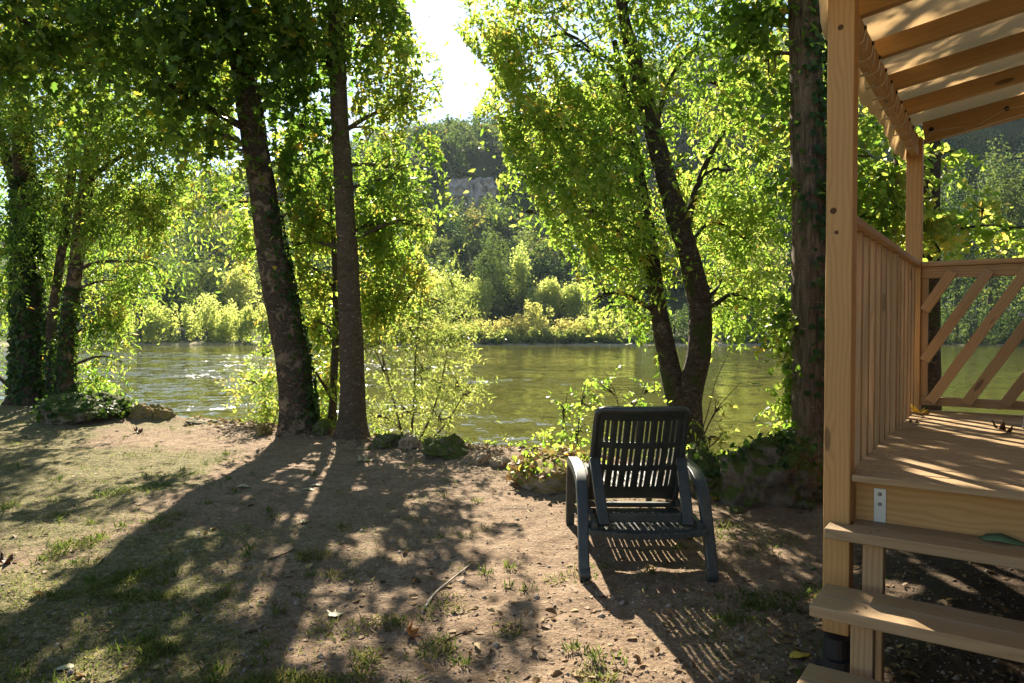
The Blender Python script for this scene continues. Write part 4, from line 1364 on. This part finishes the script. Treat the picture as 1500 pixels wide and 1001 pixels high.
# lacing cord between eyelets and the hem
mb = MB()
pts = []
ey = [.16 + .21 * k for k in range(12)]
for k, y in enumerate(ey[:-1]):
    y2 = ey[k + 1]
    pts += [(.083, y, 2.700), (.084, y + .028, 2.655), (.083, y + .012, 2.612), (.055, y + .004, 2.577), (.020, y + .016, 2.566), (.055, y + .05, 2.577),
            (.083, y + .075, 2.590), (.084, y2 - .07, 2.622), (.084, y2 - .018, 2.676)]
pts.append((.083, ey[-1], 2.70))
mb.tube(pts, .0032, 6)
ep = [(.15, .012), (.30, .03), (.62, .012), (.80, .03), (1.1, .012)]
zz = 2.716 + .036
for x0, x1 in ((.16, .36), (.52, .90)):
    pass
cord2 = [(.12, 2.651, zz - .075 + .1 * SL), (.150, 2.650, zz + .05 * SL - .01), (.34, 2.650, zz + .30 * SL - .045), (.36, 2.66, zz + .36 * SL - .078)]
mb.tube(cord2, .003, 6)
mb.tube([(.40, 2.655, zz + .40 * SL - .075), (.58, 2.650, zz + .56 * SL - .01), (.84, 2.650, zz + .84 * SL - .05), (.87, 2.655, zz + .87 * SL - .075)], .003, 6)
mb.tube([(.105, 2.652, zz - .082), (.6, 2.652, zz + .6 * SL - .080), (1.27, 2.652, zz + 1.27 * SL - .080)], .004, 6)
mb.build('lacing_cord', M['cord'], terr, True)
for y in ey:
    mb = MB(); mb.tube([(.078, y, 2.70), (.082, y, 2.70), (.086, y, 2.70)], [.012, .013, .010], 12); mb.build('eyelet', M['eyelet'], terr)
for x in (.150, .58):
    mb = MB(); mb.tube([(x, 2.657, zz + x * SL - .01), (x, 2.648, zz + x * SL - .01)], [.016, .014], 12); mb.build('eyelet', M['eyelet'], terr)

# cabin added out of view on the right, to shade the deck
cab = empty('added_cabin', (P0[0], P0[1], 0), -TH)
tag(cab, 'unseen cabin wall added right of the terrace to shade its deck', 'cabin')
mb = MB()
for k in range(20):
    mb.span(2.66, 2.70, -3.4, 6.0, .25 + .145 * k, .25 + .145 * k + .140, 1)
M['cabin'] = wood_mat('added_cabin_timber', (.13, .075, .042), (.08, .045, .025))  # dark timber, keeps bounce off the deck
mb.build('wall', M['cabin'], cab, False, .004)
mb = MB(); mb.span(2.705, 5.2, -3.4, 6.0, -.1, 3.1, 1); mb.build('body', M['cabin'], cab, False, .01)
mb = MB(); mb.box((3.9, 1.3, 3.35), (3.2, 10.0, .10), ((math.cos(.12), 0, -math.sin(.12)), (0, 1, 0), (math.sin(.12), 0, math.cos(.12))), 1); mb.build('roof', M['cabin'], cab, False, .01)

# ------------------------------------------------------------------ sun lounger (local y = towards its foot end)


def tleft(x, y):
    return P0 + x * PW + y * PD


LX, LY = .757, 3.93
lz = float(np.mean(ground_z(np.array([LX - .35, LX + .35, LX - .35, LX + .35]), np.array([LY, LY, LY + 1.15, LY + 1.15]))))
lou = empty('sun_lounger', (LX, LY, lz), R(-.6))
tag(lou, 'dark green plastic sun lounger with raised slotted back standing on the earth', 'sun lounger')


def sweep(mb, path, w, t, steps=5):
    """rectangular bar along a (x,y,z) path; w across x, t in the plane of the path"""
    S = spline([(*p, 1) for p in path], steps)[:, :3]
    n = len(S)
    V, W, Fs = [], [], []
    for i in range(n):
        d = unit((S[min(i + 1, n - 1)] - S[max(i - 1, 0)])[None])[0]
        nn = unit(np.cross((1, 0, 0), d)[None])[0]
        ww = w(i / (n - 1)) if callable(w) else w
        for sx, sn in ((-1, -1), (1, -1), (1, 1), (-1, 1)):
            V.append(S[i] + np.array([sx * ww / 2, 0, 0]) + nn * sn * t / 2)
    for i in range(n - 1):
        for k in range(4):
            Fs.append((i * 4 + k, i * 4 + (k + 1) % 4, i * 4 + 4 + (k + 1) % 4, i * 4 + 4 + k))
    Fs.append((3, 2, 1, 0)); Fs.append(tuple((n - 1) * 4 + k for k in range(4)))
    mb.add(V, Fs)


PAIRS = [-.213, -.183, -.135, -.105, -.056, -.026, .026, .056, .105, .135, .183, .213]


def slotted(name, half, v_cuts, rows, fn, thick, sw=.0088, vmax=1.0, pairs=PAIRS, extra_v=()):
    """panel over u in -half..half, v in 0..vmax with rows of slots cut right through"""
    us = sorted(set([-half, half] + [round(p - sw / 2, 5) for p in pairs] + [round(p + sw / 2, 5) for p in pairs]
                    + [-half + .012, half - .012, -half + .03, half - .03, 0.0, -.08, .08, -.16, .16]))
    vs = sorted(set([0.0, vmax] + [v for r in rows for v in r] + list(extra_v)))
    V = [fn(u, v) for v in vs for u in us]
    nu = len(us)
    Fs = []
    for j in range(len(vs) - 1):
        vm = (vs[j] + vs[j + 1]) / 2
        for i in range(nu - 1):
            um = (us[i] + us[i + 1]) / 2
            if any(a < vm < b for a, b in rows) and any(abs(um - p) < sw / 2 for p in pairs):
                continue
            Fs.append((j * nu + i, j * nu + i + 1, (j + 1) * nu + i + 1, (j + 1) * nu + i))
    o = np_mesh(name, np.array(V), np.array(Fs), M['plastic'], lou, False)
    s = o.modifiers.new('thickness', 'SOLIDIFY'); s.thickness = thick; s.offset = 0
    b = o.modifiers.new('bevel', 'BEVEL'); b.width = .0015; b.segments = 1; b.limit_method = 'ANGLE'
    return o


# backrest: hinge low near the middle, top leaning back towards the rear
B0, B1 = np.array([.618, .286]), np.array([.175, .955])
BL = np.linalg.norm(B1 - B0)
bd = (B1 - B0) / BL
bn = np.array([bd[1], -bd[0]])           # towards the sitter


def back(u, v):
    s = v / BL
    bow = -.028 * math.sin(math.pi * min(1, s)) + .030 * max(0, s - .86) / .14 * -1
    cup = .022 * (u / .28) ** 2
    wv = 1.045 - .085 * s
    lo = .040 * (1 - (u / .29) ** 2) * max(0, 1 - s / .12)          # arched lower edge
    hi = -.030 * max(0, (abs(u) - .225) / .06) ** 2 * max(0, (s - .8) / .2) + .012 * (1 - (u / .28) ** 2) * max(0, (s - .8) / .2)
    vv = v + lo + hi
    p = B0 + bd * vv + bn * (bow + cup)
    return (u * wv, p[0], p[1])


ex = [BL * t for t in (.03, .06, .09, .12, .2, .45, .65, .84, .88, .92, .96, .98)]
bk = slotted('backrest', .285, None, [(.150, .305), (.347, .490), (.532, .695)], back, .016, vmax=BL, extra_v=ex)


def rim(mb):
    n2 = np.array([0, -bn[0], -bn[1]]) * .013
    pts = [np.array(back(-.272, BL * t)) + n2 for t in np.linspace(0.0, .955, 22)]
    pts += [np.array(back(u, BL * .985)) + n2 for u in np.linspace(-.255, .255, 25)]
    pts += [np.array(back(.272, BL * t)) + n2 for t in np.linspace(.955, 0.0, 22)]
    mb.tube(pts, .0175, 10)


mb = MB(); rim(mb); mb.build('rim', M['plastic'], bk, True)


def seat_front(u, v):
    s = v / 1.14
    z = .300 - .022 * math.sin(math.pi * min(1, s * 1.25)) + .03 * (1 - abs(s - .45) / .55) * 0 + .012 * (u / .28) ** 2 - .05 * max(0, s - .9)
    y = .640 + v - .045 * (1 - (u / .29) ** 2) * max(0, 1 - v / .1) * -1
    return (u, y, z)


slotted('seat', .285, None, [(.14, .36), (.42, .66), (.72, .98)], seat_front, .014, vmax=1.14, extra_v=(.03, .06, .1, .9, 1.05, 1.1))


def seat_rear(u, v):
    return (u, .03 + v + .0 * u, .272 - .020 * (1 - (u / .29) ** 2) * max(0, 1 - v / .2))


slotted('rear_panel', .27, None, [(.05, .11), (.17, .25), (.31, .40)], seat_rear, .012, vmax=.46, extra_v=(.02, .14, .28))

mb = MB()
for sx in (-1, 1):
    sweep(mb, [(sx * .295, .0, .285), (sx * .295, .4, .282), (sx * .295, .9, .278), (sx * .295, 1.4, .275), (sx * .295, 1.80, .26)], .034, .062)
prev = None
rows = []
for u in np.linspace(-.33, .33, 17):
    rows.append((u, .0 - .0 * u, .272 - .026 * (1 - (u / .33) ** 2)))
for a, b in zip(rows[:-1], rows[1:]):
    mb.bar(a, np.array(b) + (np.array(b) - np.array(a)) * .04, .045, .034)
mb.bar((-.28, .62, .268), (.28, .62, .268), .04, .030)
mb.bar((-.28, 1.79, .252), (.28, 1.79, .252), .04, .045)
mb.build('seat_frame', M['plastic'], lou, False, .005)
for sx in (-1, 1):
    mb = MB()
    sweep(mb, [(sx * .356, -.015, .030), (sx * .355, .04, .17), (sx * .352, .105, .32), (sx * .350, .185, .44), (sx * .348, .30, .512), (sx * .350, .50, .53), (sx * .354, .78, .515),
               (sx * .354, .93, .475), (sx * .354, 1.02, .37), (sx * .354, 1.075, .22), (sx * .354, 1.12, .005)],
          lambda t: .060 + .016 * math.exp(-((t - .5) / .22) ** 2), .058)
    ar = mb.build('armrest_frame', M['plastic'], lou, False, .009, 3)
    mb = MB()
    mb.tube([(sx * .352 - .030, -.012, .035), (sx * .352 + .030, -.012, .035)], [.042, .042], 18)
    mb.build('foot', M['plastic'], ar, False, .006)
    mb = MB()
    mb.span(min(sx * .31, sx * .34), max(sx * .31, sx * .34), .07, .13, .255, .30)
    mb.build('side_lug', M['plastic'], lou, False, .004)
    mb = MB()
    mb.span(min(sx * .31, sx * .34), max(sx * .31, sx * .34), .98, 1.04, .255, .30)
    mb.build('side_lug', M['plastic'], lou, False, .004)
    mb = MB()
    mb.bar((sx * .305, 1.60, .262), (sx * .315, 1.72, -.01), .05, .045, (1, 0, 0))
    mb.build('front_leg', M['plastic'], lou, False, .006)
mb = MB()
for sx in (-1, 1):
    mb.bar((sx * .262, .345, .615), (sx * .238, .050, .290), .062, .034)
mb.bar((-.21, .105, .322), (.21, .105, .322), .030, .052)
mb.build('back_prop', M['plastic'], lou, False, .007)

# ------------------------------------------------------------------ dark garden chair, only its back corner in view
ch = empty('garden_chair', (*tleft(1.00, 2.12), .81), -TH + R(180 - 12))
tag(ch, 'dark garden chair on the terrace, cut by the right edge', 'chair')
mb = MB()
for sx in (-1, 1):
    mb.tube([(sx * .27, .22, 0), (sx * .27, .0, .30), (sx * .27, -.16, .55), (sx * .27, -.26, .90)], .0125, 10)
    mb.tube([(sx * .27, -.24, 0), (sx * .27, -.02, .36), (sx * .27, .2, .60), (sx * .27, .22, .64)], .0125, 10)
mb.tube([(-.27, -.26, .90), (.27, -.26, .90)], .0125, 10)
mb.build('frame', M['tube_grey'], ch, True)
mb = MB()
mb.bar((0, -.165, .46), (0, -.255, .885), .51, .008, (0, -1, .2))
mb.build('backrest', M['sling'], ch, False, .003)
mb = MB(); mb.bar((0, -.16, .42), (0, .25, .45), .50, .008); mb.build('seat', M['sling'], ch, False, .003)
for sx in (-1, 1):
    mb = MB(); mb.bar((sx * .285, -.2, .645), (sx * .285, .24, .655), .045, .022); mb.build('armrest', M['tube_grey'], ch, False, .006)


# ------------------------------------------------------------------ rocks
def rock(name, label, px, py, w, h, d, mat, seed, cat='rock', group=None, Y=None, sub=4, rough=.34, cut=.9):
    p = gnd(px, py) if Y is None else at(px, py, Y)
    s = p[1] / F
    W, H = w * s, h * s
    bm = bmesh.new()
    bmesh.ops.create_icosphere(bm, subdivisions=sub, radius=1)
    r = random.Random(seed)
    off = Vector((r.uniform(0, 60), r.uniform(0, 60), r.uniform(0, 60)))
    planes = [(Vector((r.gauss(0, 1), r.gauss(0, 1), r.gauss(0, .8))).normalized(), r.uniform(.55, cut)) for _ in range(11)]
    for v in bm.verts:
        c = v.co.copy()
        for n, dd in planes:
            k = c.dot(n) - dd
            if k > 0:
                c -= n * k * .82
        q = v.co * 1.1 + off
        c *= 1 + rough * .55 * mnoise.fractal(q, 1.0, 2.0, 4) + rough * .5 * mnoise.fractal(q * 3.3, .8, 2.1, 5)
        v.co = Vector((c.x * W / 2, c.y * d / 2, c.z * H * .62 + H * (.36 if sub > 4 else .12)))
    me = bpy.data.meshes.new(name)
    bm.to_mesh(me); bm.free()
    o = link_mesh(name, me, mat, None, sub > 4)
    o.location = (p[0], p[1], float(ground_z(p[0], p[1] if Y is None else Y)) - .10 * H if Y is None else p[2])
    o.rotation_euler = (0, 0, r.uniform(-.3, .3))
    return tag(o, label, cat, group)


def ivy_on(o, n, seed, L=.06, lo=.0, xr=None, name='ivy', mat=None):
    g = np.random.default_rng(seed)
    me = o.data
    P = np.array([v.co for v in me.vertices]); N = np.array([v.normal for v in me.vertices])
    ok = N[:, 2] > lo
    if xr: ok &= (P[:, 0] > xr[0]) & (P[:, 0] < xr[1])
    i = g.choice(np.where(ok)[0], n)
    p = P[i] + N[i] * g.uniform(.005, .05, (n, 1)) + g.normal(0, .02, (n, 3))
    D = unit(g.normal(size=(n, 3)) + np.array([0, -.6, -.5]))
    LL = L * g.uniform(.5, 1.3, n)
    V, Fc, T = place_leaves(p, D, N[i] + .6 * g.normal(size=(n, 3)), LL, LL * .95, OVAL, np.clip(g.normal(.5, .25, n), 0, 1))
    return np_mesh(name, V, Fc, mat or M['ivy'], o, False, {'tint': T})


bo = rock('boulder', 'large grey boulder with ivy on top beside the furrowed trunk', 1118, 730, 185, 118, .75, M['rock_grey'], 21, 'boulder', sub=5)
ivy_on(bo, 330, 61, .05, .55)
b2 = rock('boulder', 'smaller dark mossy boulder between the lounger and the large boulder', 1030, 716, 80, 72, .5, M['rock_grey'], 22, 'boulder', sub=5)
ivy_on(b2, 70, 62, .05, .4)
mo = rock('mossy_rock', 'golden mossy rock at the bank edge left of the lounger', 820, 704, 136, 50, 1.15, M['rock_moss'], 23, 'rock', sub=5, rough=.16, cut=1.4)
ivy_on(mo, 330, 63, .05, .35, None, 'creeping_leaves', M['leaf_bright'])
im = rock('ivy_mound', 'dark ivy-covered mound at the foot of the leftmost trunks', 128, 620, 140, 46, 1.0, M['rock_grey'], 24, 'mound', sub=5)
ivy_on(im, 560, 64, .06, -.2)
SG = 'stones along the bank edge'
for lb, px, py, w, h, d, mt, sd in [
    ('mossy rock right beside the ivy-covered mound', 207, 618, 44, 26, .4, 'rock_moss', 31),
    ('pointed mossy rock, second one right of the ivy-covered mound', 236, 617, 40, 32, .4, 'rock_moss', 32),
    ('flat pale stone lying in front of the water left of the leaning trunk', 300, 622, 60, 12, .4, 'rock', 33),
    ('low brown stone just left of the leaning trunk base', 385, 636, 34, 20, .35, 'rock_moss', 34),
    ('dark stone wedged between the leaning and the straight trunk', 472, 638, 40, 30, .4, 'rock_grey', 35),
    ('squat stone just right of the straight trunk base', 566, 652, 46, 34, .4, 'rock_grey', 36),
    ('slanting pale stone under the willow shrub', 603, 654, 34, 30, .3, 'rock', 37),
    ('long dark mossy stone under the right side of the willow shrub', 650, 666, 84, 40, .5, 'rock_grey', 38),
    ('small tan stone left end of the little row at the open edge', 686, 676, 22, 18, .2, 'rock', 39),
    ('upright blocky tan stone in the little row at the open edge', 705, 676, 30, 28, .25, 'rock', 40),
    ('wedge shaped tan stone right end of the little row at the open edge', 731, 680, 32, 22, .25, 'rock', 41),
    ('thin pale stone touching the left side of the golden mossy rock', 762, 690, 26, 14, .25, 'rock', 42),
    ('pale flat stone in front of the golden mossy rock', 800, 708, 46, 14, .3, 'rock', 43),
    ('broken grey stone at the right foot of the large boulder', 1176, 742, 36, 22, .25, 'rock_grey', 44),
    ('small grey stone in front of the large boulder', 1075, 745, 26, 14, .2, 'rock_grey', 45),
    ('low brown stone in front of the lounger armrest', 838, 712, 40, 16, .3, 'rock_moss', 46)]:
    rock('stone', lb, px, py, w, h, d, M[mt], sd, 'stone', SG, sub=4, rough=.5, cut=.8)

# ------------------------------------------------------------------ fallen leaves one can point at
M['fl_orange'] = solid_leaf('orange_dead_leaf', (.50, .21, .05), (.6, .25, .04))
M['fl_pale'] = solid_leaf('pale_fallen_leaf', (.52, .50, .30), (.5, .48, .2))
M['fl_yellow'] = solid_leaf('yellow_fallen_leaf', (.60, .42, .06), (.7, .5, .06))
M['fl_green'] = solid_leaf('green_fallen_leaf', (.12, .20, .09), (.2, .3, .08))
M['fl_brown'] = solid_leaf('brown_fallen_leaf', (.11, .055, .03), (.2, .1, .03))


def fallen(label, p, L, W, mat, rz, curl, shape='lobed', group='fallen leaves', tilt=0.0, name='fallen_leaf', roll=0.0):
    S, Fs = {'lobed': LOBED, 'oval': OVAL}[shape]
    V = np.array(S, float)
    x, y = V[:, 0] - .5, V[:, 1]
    z = curl * ((x * 1.3) ** 2 + (y * 1.6) ** 2)
    V = np.stack([x * L, y * W, z * L], -1)
    if roll:                                         # rolled lengthways like a cigar
        a = V[:, 1] / W * roll
        V[:, 1], V[:, 2] = np.sin(a) * W / roll, (1 - np.cos(a)) * W / roll + V[:, 2]
    bm = bmesh.new()
    vs = [bm.verts.new(v) for v in V]
    bm.faces.new(vs)
    bmesh.ops.triangulate(bm, faces=bm.faces)
    bmesh.ops.subdivide_edges(bm, edges=bm.edges, cuts=1, use_grid_fill=True)
    me = bpy.data.meshes.new(name); bm.to_mesh(me); bm.free()
    o = link_mesh(name, me, mat, None, True)
    a = me.attributes.new('tint', 'FLOAT', 'POINT'); a.data.foreach_set('value', np.random.default_rng(int(p[0] * 999) % 997).uniform(0, 1, len(me.vertices)).astype(np.float32))
    s = o.modifiers.new('thickness', 'SOLIDIFY'); s.thickness = .001
    mn = min(v.co.z for v in me.vertices)
    o.location = (p[0], p[1], p[2] - mn + .003)
    o.rotation_euler = (tilt, 0, rz)
    return tag(o, label, 'leaf', group)


def onground(px, py):
    p = gnd(px, py)
    for _ in range(3):
        p = gnd(px, py, float(ground_z(p[0], p[1])))
    return p


for lb, px, py, L, W, m, rz, cu, sh, ti in [
    ('curled orange dead leaf standing on the bare earth', 600, 928, .085, .08, 'fl_orange', 1.0, 1.2, 'lobed', .7),
    ('pale lobed leaf on the earth left of the curled orange leaf', 492, 902, .085, .085, 'fl_pale', .5, .25, 'lobed', 0),
    ('pale greyish leaf in the bottom left corner of the ground', 100, 980, .10, .05, 'fl_pale', .3, .3, 'oval', 0),
    ('pale yellow leaf lying behind another in the shade of the straight trunk', 464, 712, .12, .07, 'fl_pale', .2, .3, 'oval', 0),
    ('pale leaf in front of another in the shade of the straight trunk', 452, 718, .13, .06, 'fl_pale', -.2, .3, 'oval', 0),
    ('small pale leaf alone in the middle of the tree shade', 446, 766, .08, .07, 'fl_pale', .8, .4, 'lobed', 0),
    ('large pale lobed leaf at the foot of the straight trunk', 536, 676, .18, .16, 'fl_pale', .4, .4, 'lobed', 0),
    ('pale leaf lying in the shadow of the leaning trunk', 357, 714, .12, .07, 'fl_pale', .1, .5, 'oval', 0),
    ('yellow leaf on the ground right behind the lounger armrest', 1050, 734, .09, .07, 'fl_yellow', .3, .8, 'lobed', 0),
    ('yellow leaf in front of the large boulder', 1120, 731, .09, .05, 'fl_yellow', .1, .4, 'oval', 0),
    ('green leaf on the dark earth left of the terrace post', 1192, 834, .07, .028, 'fl_green', .6, .3, 'oval', 0),
    ('yellowish leaf on the ground at the foot of the terrace post', 1172, 962, .11, .06, 'fl_yellow', .3, .3, 'oval', 0),
    ('reddish brown leaf at the left picture edge on the grass', 12, 826, .12, .10, 'fl_brown', .4, .8, 'lobed', 0),
    ('brown leaf on the sunny grass near the ivy-covered mound', 205, 634, .16, .12, 'fl_brown', .2, .7, 'lobed', 0)]:
    fallen(lb, onground(px, py), L, W, M[m], rz, cu, sh, 'fallen leaves on the ground', ti)
for lb, px, py, z, L, W, m, rz, cu, sh in [
    ('large yellow leaf at the far left corner of the terrace floor', 1352, 607, .812, .16, .10, 'fl_yellow', -.3, .45, 'lobed'),
    ('small dark curled leaf on the terrace floor by the balusters', 1339, 621, .812, .07, .06, 'fl_brown', .2, 1.0, 'oval'),
    ('larger dark dead leaf out on the terrace floor', 1472, 634, .812, .12, .09, 'fl_brown', .1, .8, 'lobed'),
    ('dark dead leaf under the diagonal boards at the far railing', 1456, 601, .812, .12, .06, 'fl_brown', .1, .6, 'oval')]:
    fallen(lb, gnd(px, py, z), L, W, M[m], rz, cu, sh, 'fallen leaves on the terrace')
fallen('green leaf rolled lengthways on the top step', np.array([*tleft(.60, .045), .6155]), .15, .06, M['fl_green'], -.65, .05, 'oval', None, .45, 'rolled_leaf', 2.4)

# pale root and sticks
def stick(name, label, pts, r, mat, cat='stick'):
    mb = MB()
    P_ = []
    for px, py, h in pts:
        p = onground(px, py); P_.append((p[0], p[1], p[2] + h))
    base = np.array(P_[0])
    S = spline([(*(np.array(p) - base), r * (1 - .5 * i / len(P_))) for i, p in enumerate(P_)], 4)
    mb.tube([s[:3] for s in S], [s[3] for s in S], 7)
    o = mb.build(name, mat, None, True)
    o.location = tuple(base)
    return tag(o, label, cat)


M['root'] = plain('bleached_root', (.50, .43, .34), .8, .15, 0, 60, .5)
stick('root', 'pale bleached root breaking through the earth near the orange leaf', [(622, 893, .004), (632, 878, .008), (642, 866, .004), (655, 857, .010), (672, 842, .006), (688, 828, .0)], .008, M['root'], 'root')
stick('twig', 'thin dark twig in front of the pale root', [(652, 942, .006), (672, 932, .008), (695, 925, .005)], .005, M['bark_twig'], 'twig')
stick('twig', 'fine twig at the left of the tree shade', [(392, 822, .006), (412, 815, .007), (432, 806, .005)], .005, M['bark_twig'], 'twig')
stick('twig', 'pale straight twig lying in front of the large boulder', [(1090, 722, .03), (1120, 735, .02), (1150, 738, .02)], .012, M['root'], 'twig')
p0, p1 = tleft(-.10, 1.1), tleft(-.10, 1.1)
st_ = rock('tree_stump', 'short split stump showing beside the terrace post', 1199, 720, 14, 66, .10, M['rock'], 77, 'stump', sub=3)

# ------------------------------------------------------------------ grass, litter, pebbles
g = np.random.default_rng(900)


def screen_points(n, pw=1.0):
    px = g.uniform(-40, 1540, n)
    py = 600 + 440 * g.random(n) ** pw
    d0 = np.stack([(px - 750) / F, CP + (500.5 - py) / F * SP, -SP + (500.5 - py) / F * CP], -1)
    P = np.array([0, 0, CAMZ]) + d0 * (-CAMZ / d0[:, 2])[:, None]
    ok = (P[:, 1] < bank_edge(P[:, 0]) + .15) & (P[:, 1] > 1.4)
    P = P[ok]
    P[:, 2] = ground_z(P[:, 0], P[:, 1])
    return P


P = screen_points(330000, .8)
rw = (P[:, 0] - P0[0]) * PW[0] + (P[:, 1] - P0[1]) * PW[1]
amt = grass_amount(P[:, 0], P[:, 1])
tuft = sstep(.60, .74, fbm(P[:, 0] * 3.3, P[:, 1] * 3.3, 131, 3))
prob = np.clip(amt * (.15 + .85 * tuft) * 1.1 + .16 * tuft + .5 * sstep(-.5, 0, P[:, 1] - bank_edge(P[:, 0])) * tuft, 0, 1) * np.where(rw > -.1, .1, 1)
P = P[g.random(len(P)) < prob * .75]
n = len(P)
D = unit(np.stack([g.normal(0, .7, n), g.normal(0, .7, n), g.uniform(.25, 1.1, n)], -1))
L = g.uniform(.012, .038, n) * (1 + .7 * sstep(.6, .8, fbm(P[:, 0] * 3.3, P[:, 1] * 3.3, 131, 3)))
V, Fc, T = place_leaves(P, D, g.normal(size=(n, 3)) + np.array([0, -.5, .8]), L, .0035 + .0025 * g.random(n), LANCE,
                        np.clip(.27 + .9 * (fbm(P[:, 0] * 1.3, P[:, 1] * 1.3, 141, 3) - .45) + g.normal(0, .22, n), 0, 1))
tag(np_mesh('short_grass', V, Fc, M['grass'], None, False, {'tint': T}), 'short patchy dry grass on the bank', 'grass', kind='stuff')

# greener tufts standing up here and there
parts = []
for i in range(95):
    q = screen_points(40, 1.0)
    q = q[(grass_amount(q[:, 0], q[:, 1]) > .1) | (g.random(len(q)) < .5)][0] if len(q) else None
    if i < 5:
        q = onground(*[(870, 962), (905, 968), (862, 852), (955, 842), (268, 690)][i])
    if q is None: continue
    if (q[0] - P0[0]) * PW[0] + (q[1] - P0[1]) * PW[1] > 0: continue
    m = g.integers(10, 26)
    c = q + np.stack([g.normal(0, .022, m), g.normal(0, .022, m), np.zeros(m)], -1)
    D = unit(np.stack([g.normal(0, .45, m), g.normal(0, .45, m), g.uniform(.5, 1.1, m)], -1))
    parts.append(place_leaves(c, D, g.normal(size=(m, 3)), g.uniform(.025, .07, m), g.uniform(.003, .006, m), LANCE, np.clip(g.normal(.12, .15, m), 0, 1)))
V, Fc, T = cat_mesh(parts)
tag(np_mesh('grass_tufts', V, Fc, M['grass'], None, False, {'tint': T}), 'small green grass tufts scattered over the bare earth', 'grass', kind='stuff')

P = screen_points(9000, .75)
edge = sstep(1.4, .1, bank_edge(P[:, 0]) - P[:, 1])
right = sstep(-1.2, -.2, (P[:, 0] - P0[0]) * PW[0] + (P[:, 1] - P0[1]) * PW[1])
P = P[g.random(len(P)) < .30 + .6 * edge + .3 * right]
n = len(P)
P[:, 2] += .004
D = unit(np.stack([g.normal(size=n), g.normal(size=n), g.normal(0, .22, n)], -1))
L = g.uniform(.010, .042, n) * np.where(g.random(n) < .1, 1.7, 1)
V, Fc, T = place_leaves(P, D, np.stack([g.normal(0, .3, n), g.normal(0, .3, n), np.ones(n)], -1), L, L * g.uniform(.4, .9, n), OVAL, np.clip(g.beta(1.5, 2.4, n), 0, 1))
tag(np_mesh('leaf_litter', V, Fc, M['litter'], None, False, {'tint': T}), 'small dry leaf litter strewn over the earth', 'leaf litter', kind='stuff')

P = screen_points(4200, .8)
n = len(P)
oct_ = np.array([[1, 0, 0], [-1, 0, 0], [0, 1, 0], [0, -1, 0], [0, 0, 1], [0, 0, -1.]])
of = np.array([[0, 2, 4], [2, 1, 4], [1, 3, 4], [3, 0, 4], [2, 0, 5], [1, 2, 5], [3, 1, 5], [0, 3, 5]])
sz = g.uniform(.003, .009, n) * np.where(g.random(n) < .06, 2.2, 1)
V = P[:, None] + oct_[None] * (sz[:, None, None] * g.uniform(.6, 1.4, (n, 6, 1)))
Fc = (np.arange(n)[:, None, None] * 6 + of[None]).reshape(-1, 3)
M['pebble'] = plain('pebble_stone', (.36, .29, .22), .9, .15, 0, 90, .3, .5)
tag(np_mesh('pebbles', V.reshape(-1, 3), Fc, M['pebble'], None, False), 'tiny stones and crumbs of earth on the ground', 'pebbles', kind='stuff')

g2 = np.random.default_rng(977)
n = 3000
px = g2.uniform(150, 1200, n)
X = (px - 750) / F * 8.2
Yb = bank_edge(X) - np.abs(g2.normal(0, .45, n)) + .12
P = np.stack([X, Yb, ground_z(X, Yb) + .008], -1)
D = unit(np.stack([g2.normal(size=n), g2.normal(size=n), g2.normal(0, .35, n)], -1))
L = g2.uniform(.02, .075, n)
V, Fc, T = place_leaves(P, D, np.stack([g2.normal(0, .5, n), g2.normal(0, .5, n), np.ones(n)], -1), L, L * g2.uniform(.4, .9, n), OVAL, np.clip(g2.beta(1.6, 1.7, n), 0, 1))
tag(np_mesh('leaf_drift', V, Fc, M['litter'], None, False, {'tint': T}), 'drift of dry leaves caught along the stony bank edge', 'leaf litter', kind='stuff')
n = 700
px = g2.uniform(150, 1200, n)
X = (px - 750) / F * 8.2
Yb = bank_edge(X) - np.abs(g2.normal(0, .35, n)) + .15
P = np.stack([X, Yb, ground_z(X, Yb)], -1)
sz = g2.uniform(.012, .045, n)
V = P[:, None] + oct_[None] * (sz[:, None, None] * g2.uniform(.5, 1.4, (n, 6, 3)))
Fc = (np.arange(n)[:, None, None] * 6 + of[None]).reshape(-1, 3)
tag(np_mesh('rubble', V.reshape(-1, 3), Fc, M['rock'], None, False), 'broken stone rubble along the bank edge', 'rubble', kind='stuff')
ivy_on(mo, 420, 66, .055, .25, None, 'dry_leaves', M['litter'])

n = 420
px = g.uniform(380, 1200, n)
X = (px - 750) / F * 7.8
Yb = bank_edge(X) + g.uniform(-.25, .9, n)
P = np.stack([X, Yb, ground_z(X, Yb)], -1)
Tt = unit(np.stack([g.normal(0, .5, n), g.normal(0, .5, n), np.ones(n)], -1))
V, Fc, T = spray_leaves(P, Tt, g, 7, .22, .045, .026, .3, OVAL, .7, g.uniform(.2, .8, n))
tag(np_mesh('bank_weeds', V, Fc, M['leaf_mid'], None, False, {'tint': T}), 'low leafy weeds along the edge of the bank', 'weeds', kind='stuff')

# ------------------------------------------------------------------ river air
hz = NT('haze_air')
pv = hz.n('ShaderNodeVolumePrincipled')
pv.inputs['Color'].default_value = (.70, .86, 1.0, 1)
pv.inputs['Density'].default_value = .00009
pv.inputs['Anisotropy'].default_value = .2
hz.l(pv.outputs[0], hz.out.inputs['Volume'])
mb = MB(); mb.span(-445, 445, -38, 440, -4.5, 152)
tag(mb.build('haze', hz.m), kind='stuff')
